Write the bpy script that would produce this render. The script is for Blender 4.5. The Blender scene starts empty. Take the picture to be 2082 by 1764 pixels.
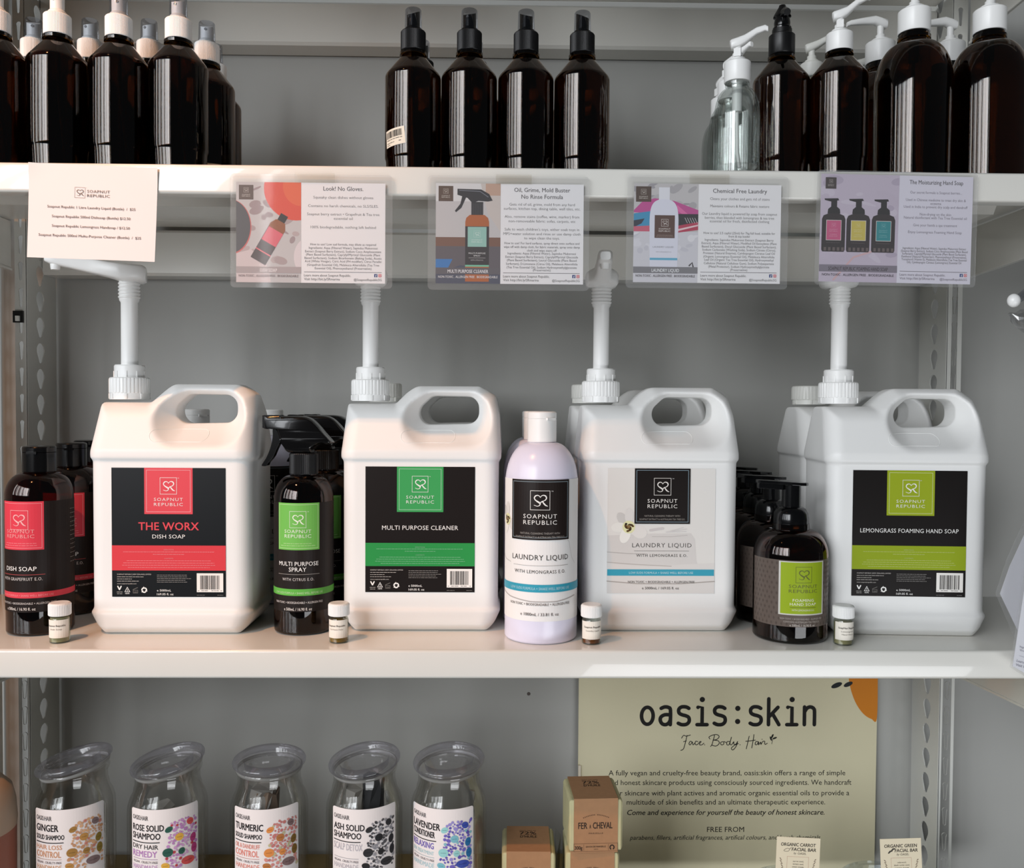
import bpy, bmesh, math, random
import numpy as np
from mathutils import Vector, Matrix, geometry

random.seed(7)
SC = bpy.context.scene
COL = SC.collection
PI = math.pi

# ------------------------------------------------------------------ camera
FPX = 1800.0                       # focal length in pixels of the 2082 x 1764 frame
IW, IH = 2082.0, 1764.0
YAW, PITCH, ROLL = math.radians(1.0), math.radians(1.6), math.radians(0.35)
CAM = Vector((0.0, -1.0, 0.274))
FWD = Vector((math.sin(YAW) * math.cos(PITCH), math.cos(YAW) * math.cos(PITCH), -math.sin(PITCH)))
R0 = Vector((math.cos(YAW), -math.sin(YAW), 0.0))
U0 = R0.cross(FWD)
RGT = R0 * math.cos(ROLL) + U0 * math.sin(ROLL)
UPV = U0 * math.cos(ROLL) - R0 * math.sin(ROLL)

cam_data = bpy.data.cameras.new('camera')
cam_data.sensor_fit = 'HORIZONTAL'
cam_data.sensor_width = 36.0
cam_data.lens = 36.0 * FPX / IW
cam_data.clip_start = 0.02
cam = bpy.data.objects.new('camera', cam_data)
COL.objects.link(cam)
m3 = Matrix((RGT, UPV, -FWD)).transposed()
cam.matrix_world = Matrix.Translation(CAM) @ m3.to_4x4()
SC.camera = cam


def W(px, py, Y):
    """photo pixel -> point of the place in the vertical plane y = Y"""
    d = FWD * FPX + RGT * (px - IW / 2) - UPV * (py - IH / 2)
    t = (Y - CAM.y) / d.y
    return CAM + d * t


def PROJ(p):
    d = Vector(p) - CAM
    z = d.dot(FWD)
    return IW / 2 + FPX * d.dot(RGT) / z, IH / 2 - FPX * d.dot(UPV) / z


# ------------------------------------------------------------------ light, exposure
SC.view_settings.view_transform = 'Standard'
SC.view_settings.look = 'None'
SC.view_settings.exposure = 0.0
SC.view_settings.gamma = 1.0
SC.view_settings.use_curve_mapping = False
SC.cycles.use_denoising = True
SC.cycles.max_bounces = 14
SC.cycles.transmission_bounces = 14
SC.cycles.transparent_max_bounces = 24
SC.cycles.sample_clamp_indirect = 6.0
SC.cycles.blur_glossy = 0.5
SC.cycles.caustics_reflective = False
SC.cycles.caustics_refractive = False

world = bpy.data.worlds.new('room_ambience')
world.use_nodes = True
SC.world = world
world.node_tree.nodes['Background'].inputs[0].default_value = (0.80, 0.90, 1.0, 1)
world.node_tree.nodes['Background'].inputs[1].default_value = 0.055


def lamp(name, kind, loc, target, power, color, **kw):
    d = bpy.data.lights.new(name, kind)
    d.energy = power
    d.color = color
    for k, v in kw.items():
        setattr(d, k, v)
    o = bpy.data.objects.new(name, d)
    COL.objects.link(o)
    o.location = loc
    o.rotation_euler = (Vector(target) - Vector(loc)).to_track_quat('-Z', 'Y').to_euler()
    return o


# warm halogen spot on the ceiling track of the shop
lamp('ceiling_spotlight', 'SPOT', (-0.80, -0.73, 1.55), (-0.40, 0.08, 0.22), 60, (1.0, 0.44, 0.16),
     spot_size=math.radians(44), spot_blend=0.9, shadow_soft_size=0.013)
# the glazed shop front to one side behind the viewer: panes of daylight between mullions
for ang, wid, rad in ((17.7, 0.05, 6), (24.5, 0.54, 12.5), (31.5, 0.32, 12.5), (35.6, 0.12, 13), (38.6, 0.07, 8), (44, 0.52, 9), (50.5, 0.08, 9), (57.5, 0.46, 6), (63.5, 0.06, 8), (71, 0.30, 6)):
    a_ = math.radians(ang)
    lamp('window_daylight', 'AREA', (-4.0 * math.sin(a_), 0.1 - 4.0 * math.cos(a_), 1.22), (0.0, 0.15, 0.10), rad * wid * 1.9 * PI, (0.93, 0.96, 1.0),
         shape='RECTANGLE', size=wid, size_y=1.9)


# added fill light, low in front, brightening the lowest bay from below
lamp('low_fill_light', 'AREA', (0.95, -1.9, -1.10), (0.45, 0.3, -0.12), 24, (0.95, 0.97, 1.0), shape='RECTANGLE', size=1.3, size_y=1.0)


# ------------------------------------------------------------------ materials
def lin(c):
    return tuple(((v / 255.0) / 12.92 if v / 255.0 <= 0.04045 else ((v / 255.0 + 0.055) / 1.055) ** 2.4) for v in c[:3])


_M = {}


def mat(name, rgb, rough=0.45, noise=0.0, scale=40.0, bump=0.0, metal=0.0, coat=0.0, spec=0.5, sss=0.0, trans=0.0, ior=1.45):
    if name in _M:
        return _M[name]
    m = bpy.data.materials.new(name)
    m.use_nodes = True
    nt = m.node_tree
    b = nt.nodes['Principled BSDF']
    c = lin(rgb)
    b.inputs['Base Color'].default_value = (*c, 1)
    b.inputs['Roughness'].default_value = rough
    b.inputs['Metallic'].default_value = metal
    b.inputs['Coat Weight'].default_value = coat
    b.inputs['Specular IOR Level'].default_value = spec
    b.inputs['IOR'].default_value = ior
    b.inputs['Transmission Weight'].default_value = trans
    if sss:
        b.inputs['Subsurface Weight'].default_value = sss
        b.inputs['Subsurface Radius'].default_value = (0.004, 0.004, 0.004)
    if noise or bump:
        tc = nt.nodes.new('ShaderNodeTexCoord')
        n = nt.nodes.new('ShaderNodeTexNoise')
        n.inputs['Scale'].default_value = scale
        n.inputs['Detail'].default_value = 6
        nt.links.new(tc.outputs['Object'], n.inputs['Vector'])
        if noise:
            mx = nt.nodes.new('ShaderNodeMix')
            mx.data_type = 'RGBA'
            mx.inputs[6].default_value = (*[v * (1 - noise) for v in c], 1)
            mx.inputs[7].default_value = (*[min(1, v * (1 + noise)) for v in c], 1)
            nt.links.new(n.outputs['Fac'], mx.inputs[0])
            nt.links.new(mx.outputs[2], b.inputs['Base Color'])
        if bump:
            bp = nt.nodes.new('ShaderNodeBump')
            bp.inputs['Strength'].default_value = bump
            bp.inputs['Distance'].default_value = 0.002
            nt.links.new(n.outputs['Fac'], bp.inputs['Height'])
            nt.links.new(bp.outputs['Normal'], b.inputs['Normal'])
    _M[name] = m
    return m


def film(name, rgb, refl=0.08, rough=0.04, tint=1.0):
    """thin clear plastic or thin glass wall: lets light through, mirrors a little more at grazing angles"""
    if name in _M:
        return _M[name]
    m = bpy.data.materials.new(name)
    m.use_nodes = True
    nt = m.node_tree
    nt.nodes.remove(nt.nodes['Principled BSDF'])
    out = nt.nodes['Material Output']
    t = nt.nodes.new('ShaderNodeBsdfTransparent')
    t.inputs[0].default_value = (*[v * tint for v in lin(rgb)], 1)
    g = nt.nodes.new('ShaderNodeBsdfGlossy')
    g.inputs['Roughness'].default_value = rough
    fr = nt.nodes.new('ShaderNodeLayerWeight')
    fr.inputs[0].default_value = 0.35
    ma = nt.nodes.new('ShaderNodeMath')
    ma.operation = 'MULTIPLY_ADD'
    ma.inputs[1].default_value = 0.30
    ma.inputs[2].default_value = refl
    mx = nt.nodes.new('ShaderNodeMixShader')
    nt.links.new(fr.outputs['Fresnel'], ma.inputs[0])
    nt.links.new(ma.outputs[0], mx.inputs[0])
    nt.links.new(t.outputs[0], mx.inputs[1])
    nt.links.new(g.outputs[0], mx.inputs[2])
    nt.links.new(mx.outputs[0], out.inputs[0])
    _M[name] = m
    return m


def frosted(name, rgb, diff=0.25, refl=0.06, rough=0.2):
    """milky thin plastic: part diffuse, part clear"""
    if name in _M:
        return _M[name]
    m = film(name, rgb, refl, rough)
    nt = m.node_tree
    out = nt.nodes['Material Output']
    src = out.inputs[0].links[0].from_socket
    d = nt.nodes.new('ShaderNodeBsdfDiffuse')
    d.inputs[0].default_value = (*lin(rgb), 1)
    mx = nt.nodes.new('ShaderNodeMixShader')
    mx.inputs[0].default_value = diff
    nt.links.new(src, mx.inputs[1])
    nt.links.new(d.outputs[0], mx.inputs[2])
    nt.links.new(mx.outputs[0], out.inputs[0])
    return m


def ink(rgb, rough=0.42):
    return mat('ink_%d_%d_%d' % tuple(rgb), rgb, rough, spec=0.25)


M_PAINT = mat('painted_steel', (224, 222, 215), 0.22, noise=0.03, scale=9, coat=0.5)
M_WALL = mat('painted_back_panel', (174, 174, 170), 0.55, noise=0.05, scale=5)
M_POST = mat('painted_upright_steel', (206, 206, 200), 0.35, noise=0.04, scale=14)
M_FLOOR = mat('concrete_floor', (120, 116, 110), 0.6, noise=0.15, scale=6)
M_WOOD = mat('oiled_wood_board', (128, 108, 66), 0.5, noise=0.12, scale=18)
M_JUG = mat('white_polyethylene', (236, 236, 234), 0.42, noise=0.012, scale=6, sss=0.15)
M_WPLAS = mat('white_plastic', (240, 240, 238), 0.30, spec=0.5)
M_WPLAS2 = mat('milky_white_plastic', (228, 228, 222), 0.35)
M_BPLAS = mat('black_plastic', (9, 9, 10), 0.16, coat=0.2, spec=0.4)
M_BRIB = mat('ribbed_black_plastic', (14, 14, 15), 0.38)
M_AMBER = mat('amber_glass', (112, 72, 20), 0.03, trans=1.0, ior=1.5)
M_AMBPET = mat('amber_plastic', (128, 62, 22), 0.04, trans=1.0, ior=1.48)
M_LAMI = frosted('laminating_film', (252, 252, 252), .055, 0.02, 0.05)
M_LID = frosted('clear_acrylic', (236, 235, 239), .05, 0.035, 0.06)
M_GLASS = film('clear_glass', (250, 252, 251), 0.04, 0.02)
M_CLEARCAP = film('clear_cap_plastic', (232, 234, 238), 0.05, 0.08)
M_LAVEN = mat('lavender_white_plastic', (226, 224, 242), 0.25, sss=0.1)
M_PAPER = mat('white_paper', (230, 223, 221), 0.6)
M_KRAFT = mat('kraft_card', (164, 122, 86), 0.7, noise=0.10, scale=160)
M_SOAP = mat('olive_soap', (190, 184, 142), 0.6, noise=0.12, scale=60, bump=0.5)


# ------------------------------------------------------------------ mesh building
class MB:
    def __init__(self):
        self.v, self.f, self.m = [], [], []

    def add(self, vs, fs, mi=0, T=None):
        o = len(self.v)
        self.v.extend([tuple(T @ Vector(p)) for p in vs] if T is not None else [tuple(p) for p in vs])
        self.f.extend([tuple(i + o for i in f) for f in fs])
        self.m.extend([mi] * len(fs))
        return self

    def box(self, x0, x1, y0, y1, z0, z1, mi=0, T=None):
        vs = [(x0, y0, z0), (x1, y0, z0), (x1, y1, z0), (x0, y1, z0), (x0, y0, z1), (x1, y0, z1), (x1, y1, z1), (x0, y1, z1)]
        fs = [(0, 3, 2, 1), (4, 5, 6, 7), (0, 1, 5, 4), (1, 2, 6, 5), (2, 3, 7, 6), (3, 0, 4, 7)]
        return self.add(vs, fs, mi, T)

    def lathe(self, prof, segs=56, mi=0, T=None, rib=None):
        """prof: (r, z) pairs along the wall, r = 0 closes on the axis; rib(i, k, r) gives the radius of point k of ring i"""
        vs, fs, rings = [], [], []
        for i, (r, z) in enumerate(prof):
            if r < 1e-7:
                rings.append([len(vs)])
                vs.append((0, 0, z))
            else:
                rings.append(list(range(len(vs), len(vs) + segs)))
                for k in range(segs):
                    rr = rib(i, k, r) if rib else r
                    a = 2 * PI * k / segs
                    vs.append((rr * math.cos(a), rr * math.sin(a), z))
        for a, b in zip(rings[:-1], rings[1:]):
            for k in range(segs):
                k2 = (k + 1) % segs
                if len(a) == 1 and len(b) == 1:
                    break
                if len(a) == 1:
                    fs.append((a[0], b[k2], b[k]))
                elif len(b) == 1:
                    fs.append((a[k], a[k2], b[0]))
                else:
                    fs.append((a[k], a[k2], b[k2], b[k]))
        return self.add(vs, fs, mi, T)

    def tube(self, pts, r, segs=12, mi=0, T=None, cap=True):
        pts = [Vector(p) for p in pts]
        rs = r if isinstance(r, (list, tuple)) else [r] * len(pts)
        vs, fs = [], []
        nrm = None
        for i, p in enumerate(pts):
            d = (pts[min(i + 1, len(pts) - 1)] - pts[max(i - 1, 0)]).normalized()
            if nrm is None:
                nrm = d.orthogonal().normalized()
            nrm = (nrm - d * nrm.dot(d)).normalized()
            b = d.cross(nrm)
            for k in range(segs):
                a = 2 * PI * k / segs
                vs.append(p + (nrm * math.cos(a) + b * math.sin(a)) * rs[i])
        n = len(pts)
        for i in range(n - 1):
            for k in range(segs):
                k2 = (k + 1) % segs
                fs.append((i * segs + k, i * segs + k2, (i + 1) * segs + k2, (i + 1) * segs + k))
        if cap:
            fs.append(tuple(range(segs - 1, -1, -1)))
            fs.append(tuple((n - 1) * segs + k for k in range(segs)))
        return self.add(vs, fs, mi, T)

    def prism(self, loops, fn, d0, d1, mi=0, T=None):
        """loops: outer outline (counter-clockwise) and holes, 2D; fn(u, v, d) -> point; extruded from d0 to d1"""
        if not isinstance(loops[0][0], (tuple, list)):
            loops = [loops]
        flat = [p for l in loops for p in l]
        tri = geometry.tessellate_polygon([[Vector((u, v, 0)) for u, v in l] for l in loops])
        n = len(flat)
        vs = [fn(u, v, d0) for u, v in flat] + [fn(u, v, d1) for u, v in flat]
        fs = []
        for t in tri:
            a, b, c = (Vector((*flat[i], 0)) for i in t)
            if (b - a).cross(c - a).z < 0:
                t = (t[0], t[2], t[1])
            fs.append(tuple(t))
            fs.append((t[2] + n, t[1] + n, t[0] + n))
        o = 0
        for l in loops:
            k = len(l)
            for i in range(k):
                j = (i + 1) % k
                fs.append((o + j, o + i, o + i + n, o + j + n))
            o += k
        return self.add(vs, fs, mi, T)

    def loft(self, secs, mi=0, T=None):
        """secs: list of equally long point rings"""
        n = len(secs[0])
        vs = [p for s in secs for p in s]
        fs = []
        for i in range(len(secs) - 1):
            for k in range(n):
                k2 = (k + 1) % n
                fs.append((i * n + k, i * n + k2, (i + 1) * n + k2, (i + 1) * n + k))
        fs.append(tuple(range(n - 1, -1, -1)))
        fs.append(tuple((len(secs) - 1) * n + k for k in range(n)))
        return self.add(vs, fs, mi, T)

    def ball(self, c, rx, ry, rz, mi=0, nu=16, nv=10):
        prof = [(math.cos(-PI / 2 + PI * i / nv), math.sin(-PI / 2 + PI * i / nv)) for i in range(nv + 1)]
        prof[0], prof[-1] = (0, -1), (0, 1)
        return self.lathe(prof, nu, mi, Matrix.Translation(c) @ Matrix.Diagonal((rx, ry, rz, 1)))

    def build(self, name, mats, parent=None, smooth=38, bevel=0.0, loc=None, fix=True):
        me = bpy.data.meshes.new(name)
        me.from_pydata([tuple(p) for p in self.v], [], self.f)
        if not isinstance(mats, (list, tuple)):
            mats = [mats]
        for m in mats:
            me.materials.append(m)
        if any(self.m):
            me.polygons.foreach_set('material_index', self.m)
        if fix:
            bm = bmesh.new()
            bm.from_mesh(me)
            bmesh.ops.recalc_face_normals(bm, faces=bm.faces)
            bm.to_mesh(me)
            bm.free()
        me.validate()
        if smooth:
            me.polygons.foreach_set('use_smooth', [True] * len(me.polygons))
            me.set_sharp_from_angle(angle=math.radians(smooth))
        o = bpy.data.objects.new(name, me)
        COL.objects.link(o)
        if parent is not None:
            o.parent = parent
        if loc is not None:
            o.location = loc
        if bevel:
            b = o.modifiers.new('edges', 'BEVEL')
            b.width = bevel
            b.segments = 2
            b.limit_method = 'ANGLE'
            b.angle_limit = math.radians(50)
        return o


def tag(o, label=None, cat=None, group=None, kind=None):
    for k, v in (('label', label), ('category', cat), ('group', group), ('kind', kind)):
        if v:
            o[k] = v
    return o


def thing(name, label, cat, loc=(0, 0, 0), rz=0.0, group=None):
    o = bpy.data.objects.new(name, None)
    o.empty_display_size = 0.02
    COL.objects.link(o)
    o.location = loc
    o.rotation_euler = (0, 0, rz)
    return tag(o, label, cat, group)


def dup(root, loc, rz, label, group=None, drop=()):
    """a copy of a thing with copies of its parts and sub-parts"""
    r = root.copy()
    COL.objects.link(r)
    r.location = loc
    r.rotation_euler = (0, 0, rz)
    r['label'] = label
    if group:
        r['group'] = group
    for ch in list(root.children):
        if ch.name.split('.')[0] in drop:
            continue
        c = ch.copy()
        COL.objects.link(c)
        c.parent = r
        for g in list(ch.children):
            d = g.copy()
            COL.objects.link(d)
            d.parent = c
    return r


# ------------------------------------------------------------------ printed matter
CAPH = 0.682
_txt = bpy.data.curves.new('lettering', 'FONT')
_txt.resolution_u = 2
_txt.fill_mode = 'FRONT'
_txo = bpy.data.objects.new('lettering', _txt)


def glyphs(s, bold=0.0, shear=0.0, space=1.0):
    _txt.body = s
    _txt.offset = bold
    _txt.shear = shear
    _txt.space_character = space
    m = _txo.to_mesh()
    vs = np.array([v.co[:2] for v in m.vertices], dtype=float).reshape(-1, 2)
    fs = [tuple(p.vertices) for p in m.polygons]
    _txo.to_mesh_clear()
    return vs, fs


def spline(pts, n=8, closed=False):
    """Catmull-Rom through 2D points"""
    P = [Vector((*p, 0)) for p in pts]
    out = []
    N = len(P)
    for i in range(N if closed else N - 1):
        if closed:
            a, b, c, d = P[(i - 1) % N], P[i], P[(i + 1) % N], P[(i + 2) % N]
        else:
            a, b, c, d = P[max(i - 1, 0)], P[i], P[i + 1], P[min(i + 2, N - 1)]
        for k in range(n):
            t = k / n
            q = 0.5 * ((2 * b) + (c - a) * t + (2 * a - 5 * b + 4 * c - d) * t * t + (3 * b - a - 3 * c + d) * t ** 3)
            out.append((q.x, q.y))
    if not closed:
        out.append((P[-1].x, P[-1].y))
    return out


SR_S = [(.51, .655), (.455, .73), (.375, .76), (.27, .725), (.215, .63), (.25, .535), (.35, .455), (.46, .385), (.505, .31), (.46, .235), (.35, .205), (.20, .26)]
SR_R = [(.51, .655), (.575, .735), (.67, .765), (.775, .725), (.815, .63), (.775, .535), (.68, .475), (.58, .44), (.515, .36), (.50, .30)]
SR_L = [(.61, .455), (.70, .33), (.78, .25), (.88, .205)]


class Art:
    """flat printed design: shapes in drawing units (y down), placed on a surface by a mapper"""

    def __init__(self, s=1.0, cx=0.0, cy=0.0, step=None):
        self.s, self.cx, self.cy, self.step = s, cx, cy, step
        self.parts = []

    def _p(self, pts):
        return [((x - self.cx) * self.s, (self.cy - y) * self.s) for x, y in pts]

    def _put(self, pts2, faces, col, L):
        self.parts.append((pts2, faces, tuple(col), L))

    def rect(self, x0, y0, x1, y1, col, L=1):
        (a, d), (b, c) = self._p([(x0, y0), (x1, y1)])
        n = 1
        if self.step:
            n = max(1, int(math.ceil(abs(b - a) / self.step)))
        vs, fs = [], []
        for i in range(n + 1):
            x = a + (b - a) * i / n
            vs += [(x, d), (x, c)]
        for i in range(n):
            fs.append((2 * i + 1, 2 * i + 3, 2 * i + 2, 2 * i))
        self._put(vs, fs, col, L)
        return self

    def frame(self, x0, y0, x1, y1, w, col, L=2):
        self.rect(x0, y0, x1, y0 + w, col, L)
        self.rect(x0, y1 - w, x1, y1, col, L)
        self.rect(x0, y0 + w, x0 + w, y1 - w, col, L)
        self.rect(x1 - w, y0 + w, x1, y1 - w, col, L)
        return self

    def poly(self, pts, col, L=1):
        q = self._p(pts)
        tri = geometry.tessellate_polygon([[Vector((x, y, 0)) for x, y in q]])
        self._put(q, [tuple(t) for t in tri], col, L)
        return self

    def rrect(self, x0, y0, x1, y1, r, col, L=1, n=5):
        pts = []
        for cx, cy, a0 in ((x1 - r, y0 + r, -90), (x1 - r, y1 - r, 0), (x0 + r, y1 - r, 90), (x0 + r, y0 + r, 180)):
            for i in range(n + 1):
                a = math.radians(a0 + 90 * i / n)
                pts.append((cx + r * math.cos(a), cy + r * math.sin(a)))
        if not self.step:
            return self.poly(pts, col, L)
        self.rect(x0 + r, y0, x1 - r, y1, col, L)
        for sx in (0, 1):
            xa, xb = (x0, x0 + r) if sx == 0 else (x1 - r, x1)
            side = [(xa, y0 + r), (xa, y1 - r), (xb, y1), (xb, y0)] if sx == 0 else [(xa, y0), (xa, y1), (xb, y1 - r), (xb, y0 + r)]
            mid = []
            for i in range(n + 1):
                a = math.radians(90 * i / n)
                if sx == 0:
                    mid.append((xb - r * math.sin(a), y0 + r - r * math.cos(a)))
                else:
                    mid.append((xa + r * math.sin(a), y0 + r - r * math.cos(a)))
            low = [(x, y0 + y1 - y) for x, y in mid][::-1]
            self.poly(mid + low, col, L)
        return self

    def ell(self, cx, cy, rx, ry, col, L=1, rot=0.0, n=18, a0=0, a1=360):
        pts = []
        c, s = math.cos(math.radians(rot)), math.sin(math.radians(rot))
        full = abs(a1 - a0) >= 360
        for i in range(n if full else n + 1):
            a = math.radians(a0 + (a1 - a0) * i / n)
            x, y = rx * math.cos(a), ry * math.sin(a)
            pts.append((cx + x * c - y * s, cy + x * s + y * c))
        if full and self.step and max(rx, ry) * self.s > .002:
            q = self._p([(cx, cy)] + pts)
            self._put(q, [(0, i, i % n + 1) for i in range(1, n + 1)], col, L)
            return self
        return self.poly(pts, col, L)

    def stroke(self, pts, w, col, L=2, smooth=0, closed=False, caps=True):
        """w: width, or a list of widths along the given points"""
        if smooth:
            if isinstance(w, (list, tuple)):
                q = [(i, wv) for i, wv in enumerate(w)]
                ww = [p[1] for p in spline(q, smooth)]
            pts = spline(pts, smooth, closed)
            if isinstance(w, (list, tuple)):
                w = (ww + [ww[-1]] * len(pts))[:len(pts)]
        if self.step and not isinstance(w, (list, tuple)) and not closed:
            fine = []
            for p, q in zip(pts[:-1], pts[1:]):
                m = max(1, int(math.hypot(q[0] - p[0], q[1] - p[1]) * self.s / self.step))
                fine += [(p[0] + (q[0] - p[0]) * t / m, p[1] + (q[1] - p[1]) * t / m) for t in range(m)]
            pts = fine + [pts[-1]]
        ws = w if isinstance(w, (list, tuple)) else [w] * len(pts)
        n = len(pts)
        A, fs = [], []
        for i in range(n):
            if closed:
                a, b = pts[(i - 1) % n], pts[(i + 1) % n]
            else:
                a, b = pts[max(i - 1, 0)], pts[min(i + 1, n - 1)]
            dx, dy = b[0] - a[0], b[1] - a[1]
            l = math.hypot(dx, dy) or 1
            nx, ny = -dy / l * ws[i] / 2, dx / l * ws[i] / 2
            A += [(pts[i][0] + nx, pts[i][1] + ny), (pts[i][0] - nx, pts[i][1] - ny)]
        for i in range(n if closed else n - 1):
            j = (i + 1) % n
            fs.append((2 * i, 2 * i + 1, 2 * j + 1, 2 * j))
        self._put(self._p(A), fs, col, L)
        if caps and not closed:
            for i in (0, n - 1):
                self.ell(pts[i][0], pts[i][1], ws[i] / 2, ws[i] / 2, col, L, n=10)
        return self

    def text(self, s, x, y, cap, col, w=None, al='c', L=3, bold=0.0, shear=0.0, space=1.0, rot=0.0):
        """baseline y, cap height `cap`, fitted to width w when given"""
        if bold > 0:       # heavier weight: the same letters struck again, slightly shifted
            sh = bold * cap * 0.9
            if w:
                w = w - 2 * sh
            for q in ((-1, 0), (1, 0)) if bold < .012 else ((-1, -.6), (1, -.6), (-1, .6), (1, .6), (0, 0)):
                self.text(s, x + q[0] * sh + (sh if al == 'l' else -sh if al == 'r' else 0), y + q[1] * sh, cap, col, w, al, L, 0.0, shear, space, rot)
            return self
        vs, fs = glyphs(s, bold, shear, space)
        if len(vs) == 0:
            return self
        x0, x1 = vs[:, 0].min(), vs[:, 0].max()
        ky = cap / CAPH
        kx = (w / (x1 - x0)) if w else ky
        wd = (x1 - x0) * kx
        off = {'c': -wd / 2, 'l': 0.0, 'r': -wd}[al]
        X = (vs[:, 0] - x0) * kx + off
        Y = -vs[:, 1] * ky
        if rot:
            c, q = math.cos(math.radians(rot)), math.sin(math.radians(rot))
            X, Y = X * c - Y * q, X * q + Y * c
        self._put(self._p(list(zip(X + x, Y + y))), fs, col, L)
        return self

    def print_line(self, x0, x1, y, h, col, L=3, al='l'):
        """a line of print too small to read"""
        x = x0
        while x < x1 - h:
            w = min(random.uniform(1.6, 5.0) * h, x1 - x)
            self.rect(x, y - h * 0.5, x + w, y, col, L)
            x += w + h * 0.55
        return self

    def logo(self, x, y, size, col, L=3, fw=0.022, frame=True):
        """monogram in a square frame; (x, y) its upper corner"""
        if frame:
            self.frame(x, y, x + size, y + size, size * fw, col, L)

        def q(p):
            return [(x + a * size, y + (1 - b) * size) for a, b in p]
        s = size
        self.stroke(q(SR_S), [.03 * s, .035 * s, .045 * s, .06 * s, .055 * s, .05 * s, .07 * s, .08 * s, .055 * s, .04 * s, .03 * s, .025 * s], col, L, 6)
        self.stroke(q(SR_R), [.03 * s, .035 * s, .05 * s, .065 * s, .06 * s, .05 * s, .04 * s, .045 * s, .05 * s, .03 * s], col, L, 6)
        self.stroke(q(SR_L), [.05 * s, .07 * s, .06 * s, .025 * s], col, L, 6)
        return self

    def barcode(self, x0, y0, x1, y1, col=(35, 33, 33), L=2, seed=3):
        r = random.Random(seed)
        x = x0
        u = (x1 - x0) / 62.0
        while x < x1 - u:
            w = r.choice((1, 1, 2, 3)) * u
            self.rect(x, y0, min(x + w, x1), y1, col, L)
            x += w + r.choice((1, 1, 2)) * u
        return self

    def build(self, name, parent, mapper, rough=0.42, gap=0.00013, base=0.0002, special=None):
        order = []
        V, F, MI = [], [], []
        rank, count = {}, {}
        for q, p_ in enumerate(self.parts):
            rank[q] = count.get(p_[3], 0)
            count[p_[3]] = rank[q] + 1
        for q, (pts, fs, col, L) in enumerate(self.parts):
            lift = base + gap * L + rank[q] * min(2e-6, gap * 0.8 / count[L])
            if col not in order:
                order.append(col)
            o = len(V)
            V.extend(mapper(x, y, lift) for x, y in pts)
            for f in fs:
                a, b, c = (pts[f[0]], pts[f[1]], pts[f[2]])
                cr = (b[0] - a[0]) * (c[1] - a[1]) - (b[1] - a[1]) * (c[0] - a[0])
                F.append(tuple(i + o for i in (f if cr > 0 else f[::-1])))
                MI.append(order.index(col))
        me = bpy.data.meshes.new(name)
        me.from_pydata([tuple(v) for v in V], [], F)
        for c in order:
            me.materials.append(special[c] if special and c in special else ink(c, rough))
        me.polygons.foreach_set('material_index', MI)
        o = bpy.data.objects.new(name, me)
        COL.objects.link(o)
        o.parent = parent
        return o


def on_plane(y=0.0):
    return lambda u, v, off: (u, y - off, v)


def on_cyl(R, turn=0.0):
    def f(u, v, off):
        a = u / R + turn
        return ((R + off) * math.sin(a), -(R + off) * math.cos(a), v)
    return f


# ------------------------------------------------------------------ the setting
def struct(name, mb, m, bevel=0.0, smooth=0):
    return tag(mb.build(name, m, None, smooth=smooth, bevel=bevel), kind='structure')


struct('floor', MB().box(-2.6, 2.6, -3.4, 0.62, -1.36, -1.30), M_FLOOR)
struct('wall_back', MB().box(-2.6, 2.6, 0.388, 0.40, -1.30, 2.4), M_WALL)


def keyhole(cx, cz, w, h, n=10):
    """outline of a teardrop slot, round above and narrow below, clockwise as a hole"""
    r = w / 2
    pts = []
    for i in range(n + 1):
        a = math.radians(-35 + 250 * i / n)
        pts.append((cx + r * math.cos(a), cz + h / 2 - r + r * math.sin(a)))
    k = r * 0.5
    for i in range(5):
        a = math.radians(180 + 180 * i / 4)
        pts.append((cx + k * math.cos(a), cz - h / 2 + k + k * math.sin(a)))
    return pts[::-1]


def upright(parent, xi, xo, y0=0.30, y1=0.384, zb=-1.30, zt=1.05, z_slot0=-0.60, pitch=0.0382, n=41, front=True):
    """slotted steel upright: front flange between xi and xo, a slotted web along the depth at xi"""
    mb = MB()
    t = 0.0016
    zs = [z_slot0 + pitch * i for i in range(n)]
    if front:
        xa, xb = min(xi, xo), max(xi, xo)
        mb.prism([[(xa, zb), (xb, zb), (xb, zt), (xa, zt)]] + [keyhole((xa + xb) / 2, z, 0.0072, 0.027) for z in zs],
                 lambda u, v, d: (u, d, v), y0 + t, y0)
    yc = y0 + (y1 - y0) * 0.44
    mb.prism([[(y0, zb), (y1, zb), (y1, zt), (y0, zt)]] + [keyhole(yc, z - 0.002, 0.023, 0.031) for z in zs],
             lambda u, v, d: (d, u, v), xi - t / 2, xi + t / 2)
    return mb.build('upright', M_POST, parent, smooth=0)


XL_I, XL_O = -0.682, -0.699
XR_I, XR_O = W(1925, 700, 0.30).x, W(1957, 600, 0.30).x

rack = thing('shelving_unit', 'white painted steel shelving frame with slotted uprights and brackets', 'shelving', (0, 0, -1.30))
for o in (upright(rack, XL_I, XL_O), upright(rack, XR_I, XR_O)):
    o.location = (0, 0, 1.30)


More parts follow.
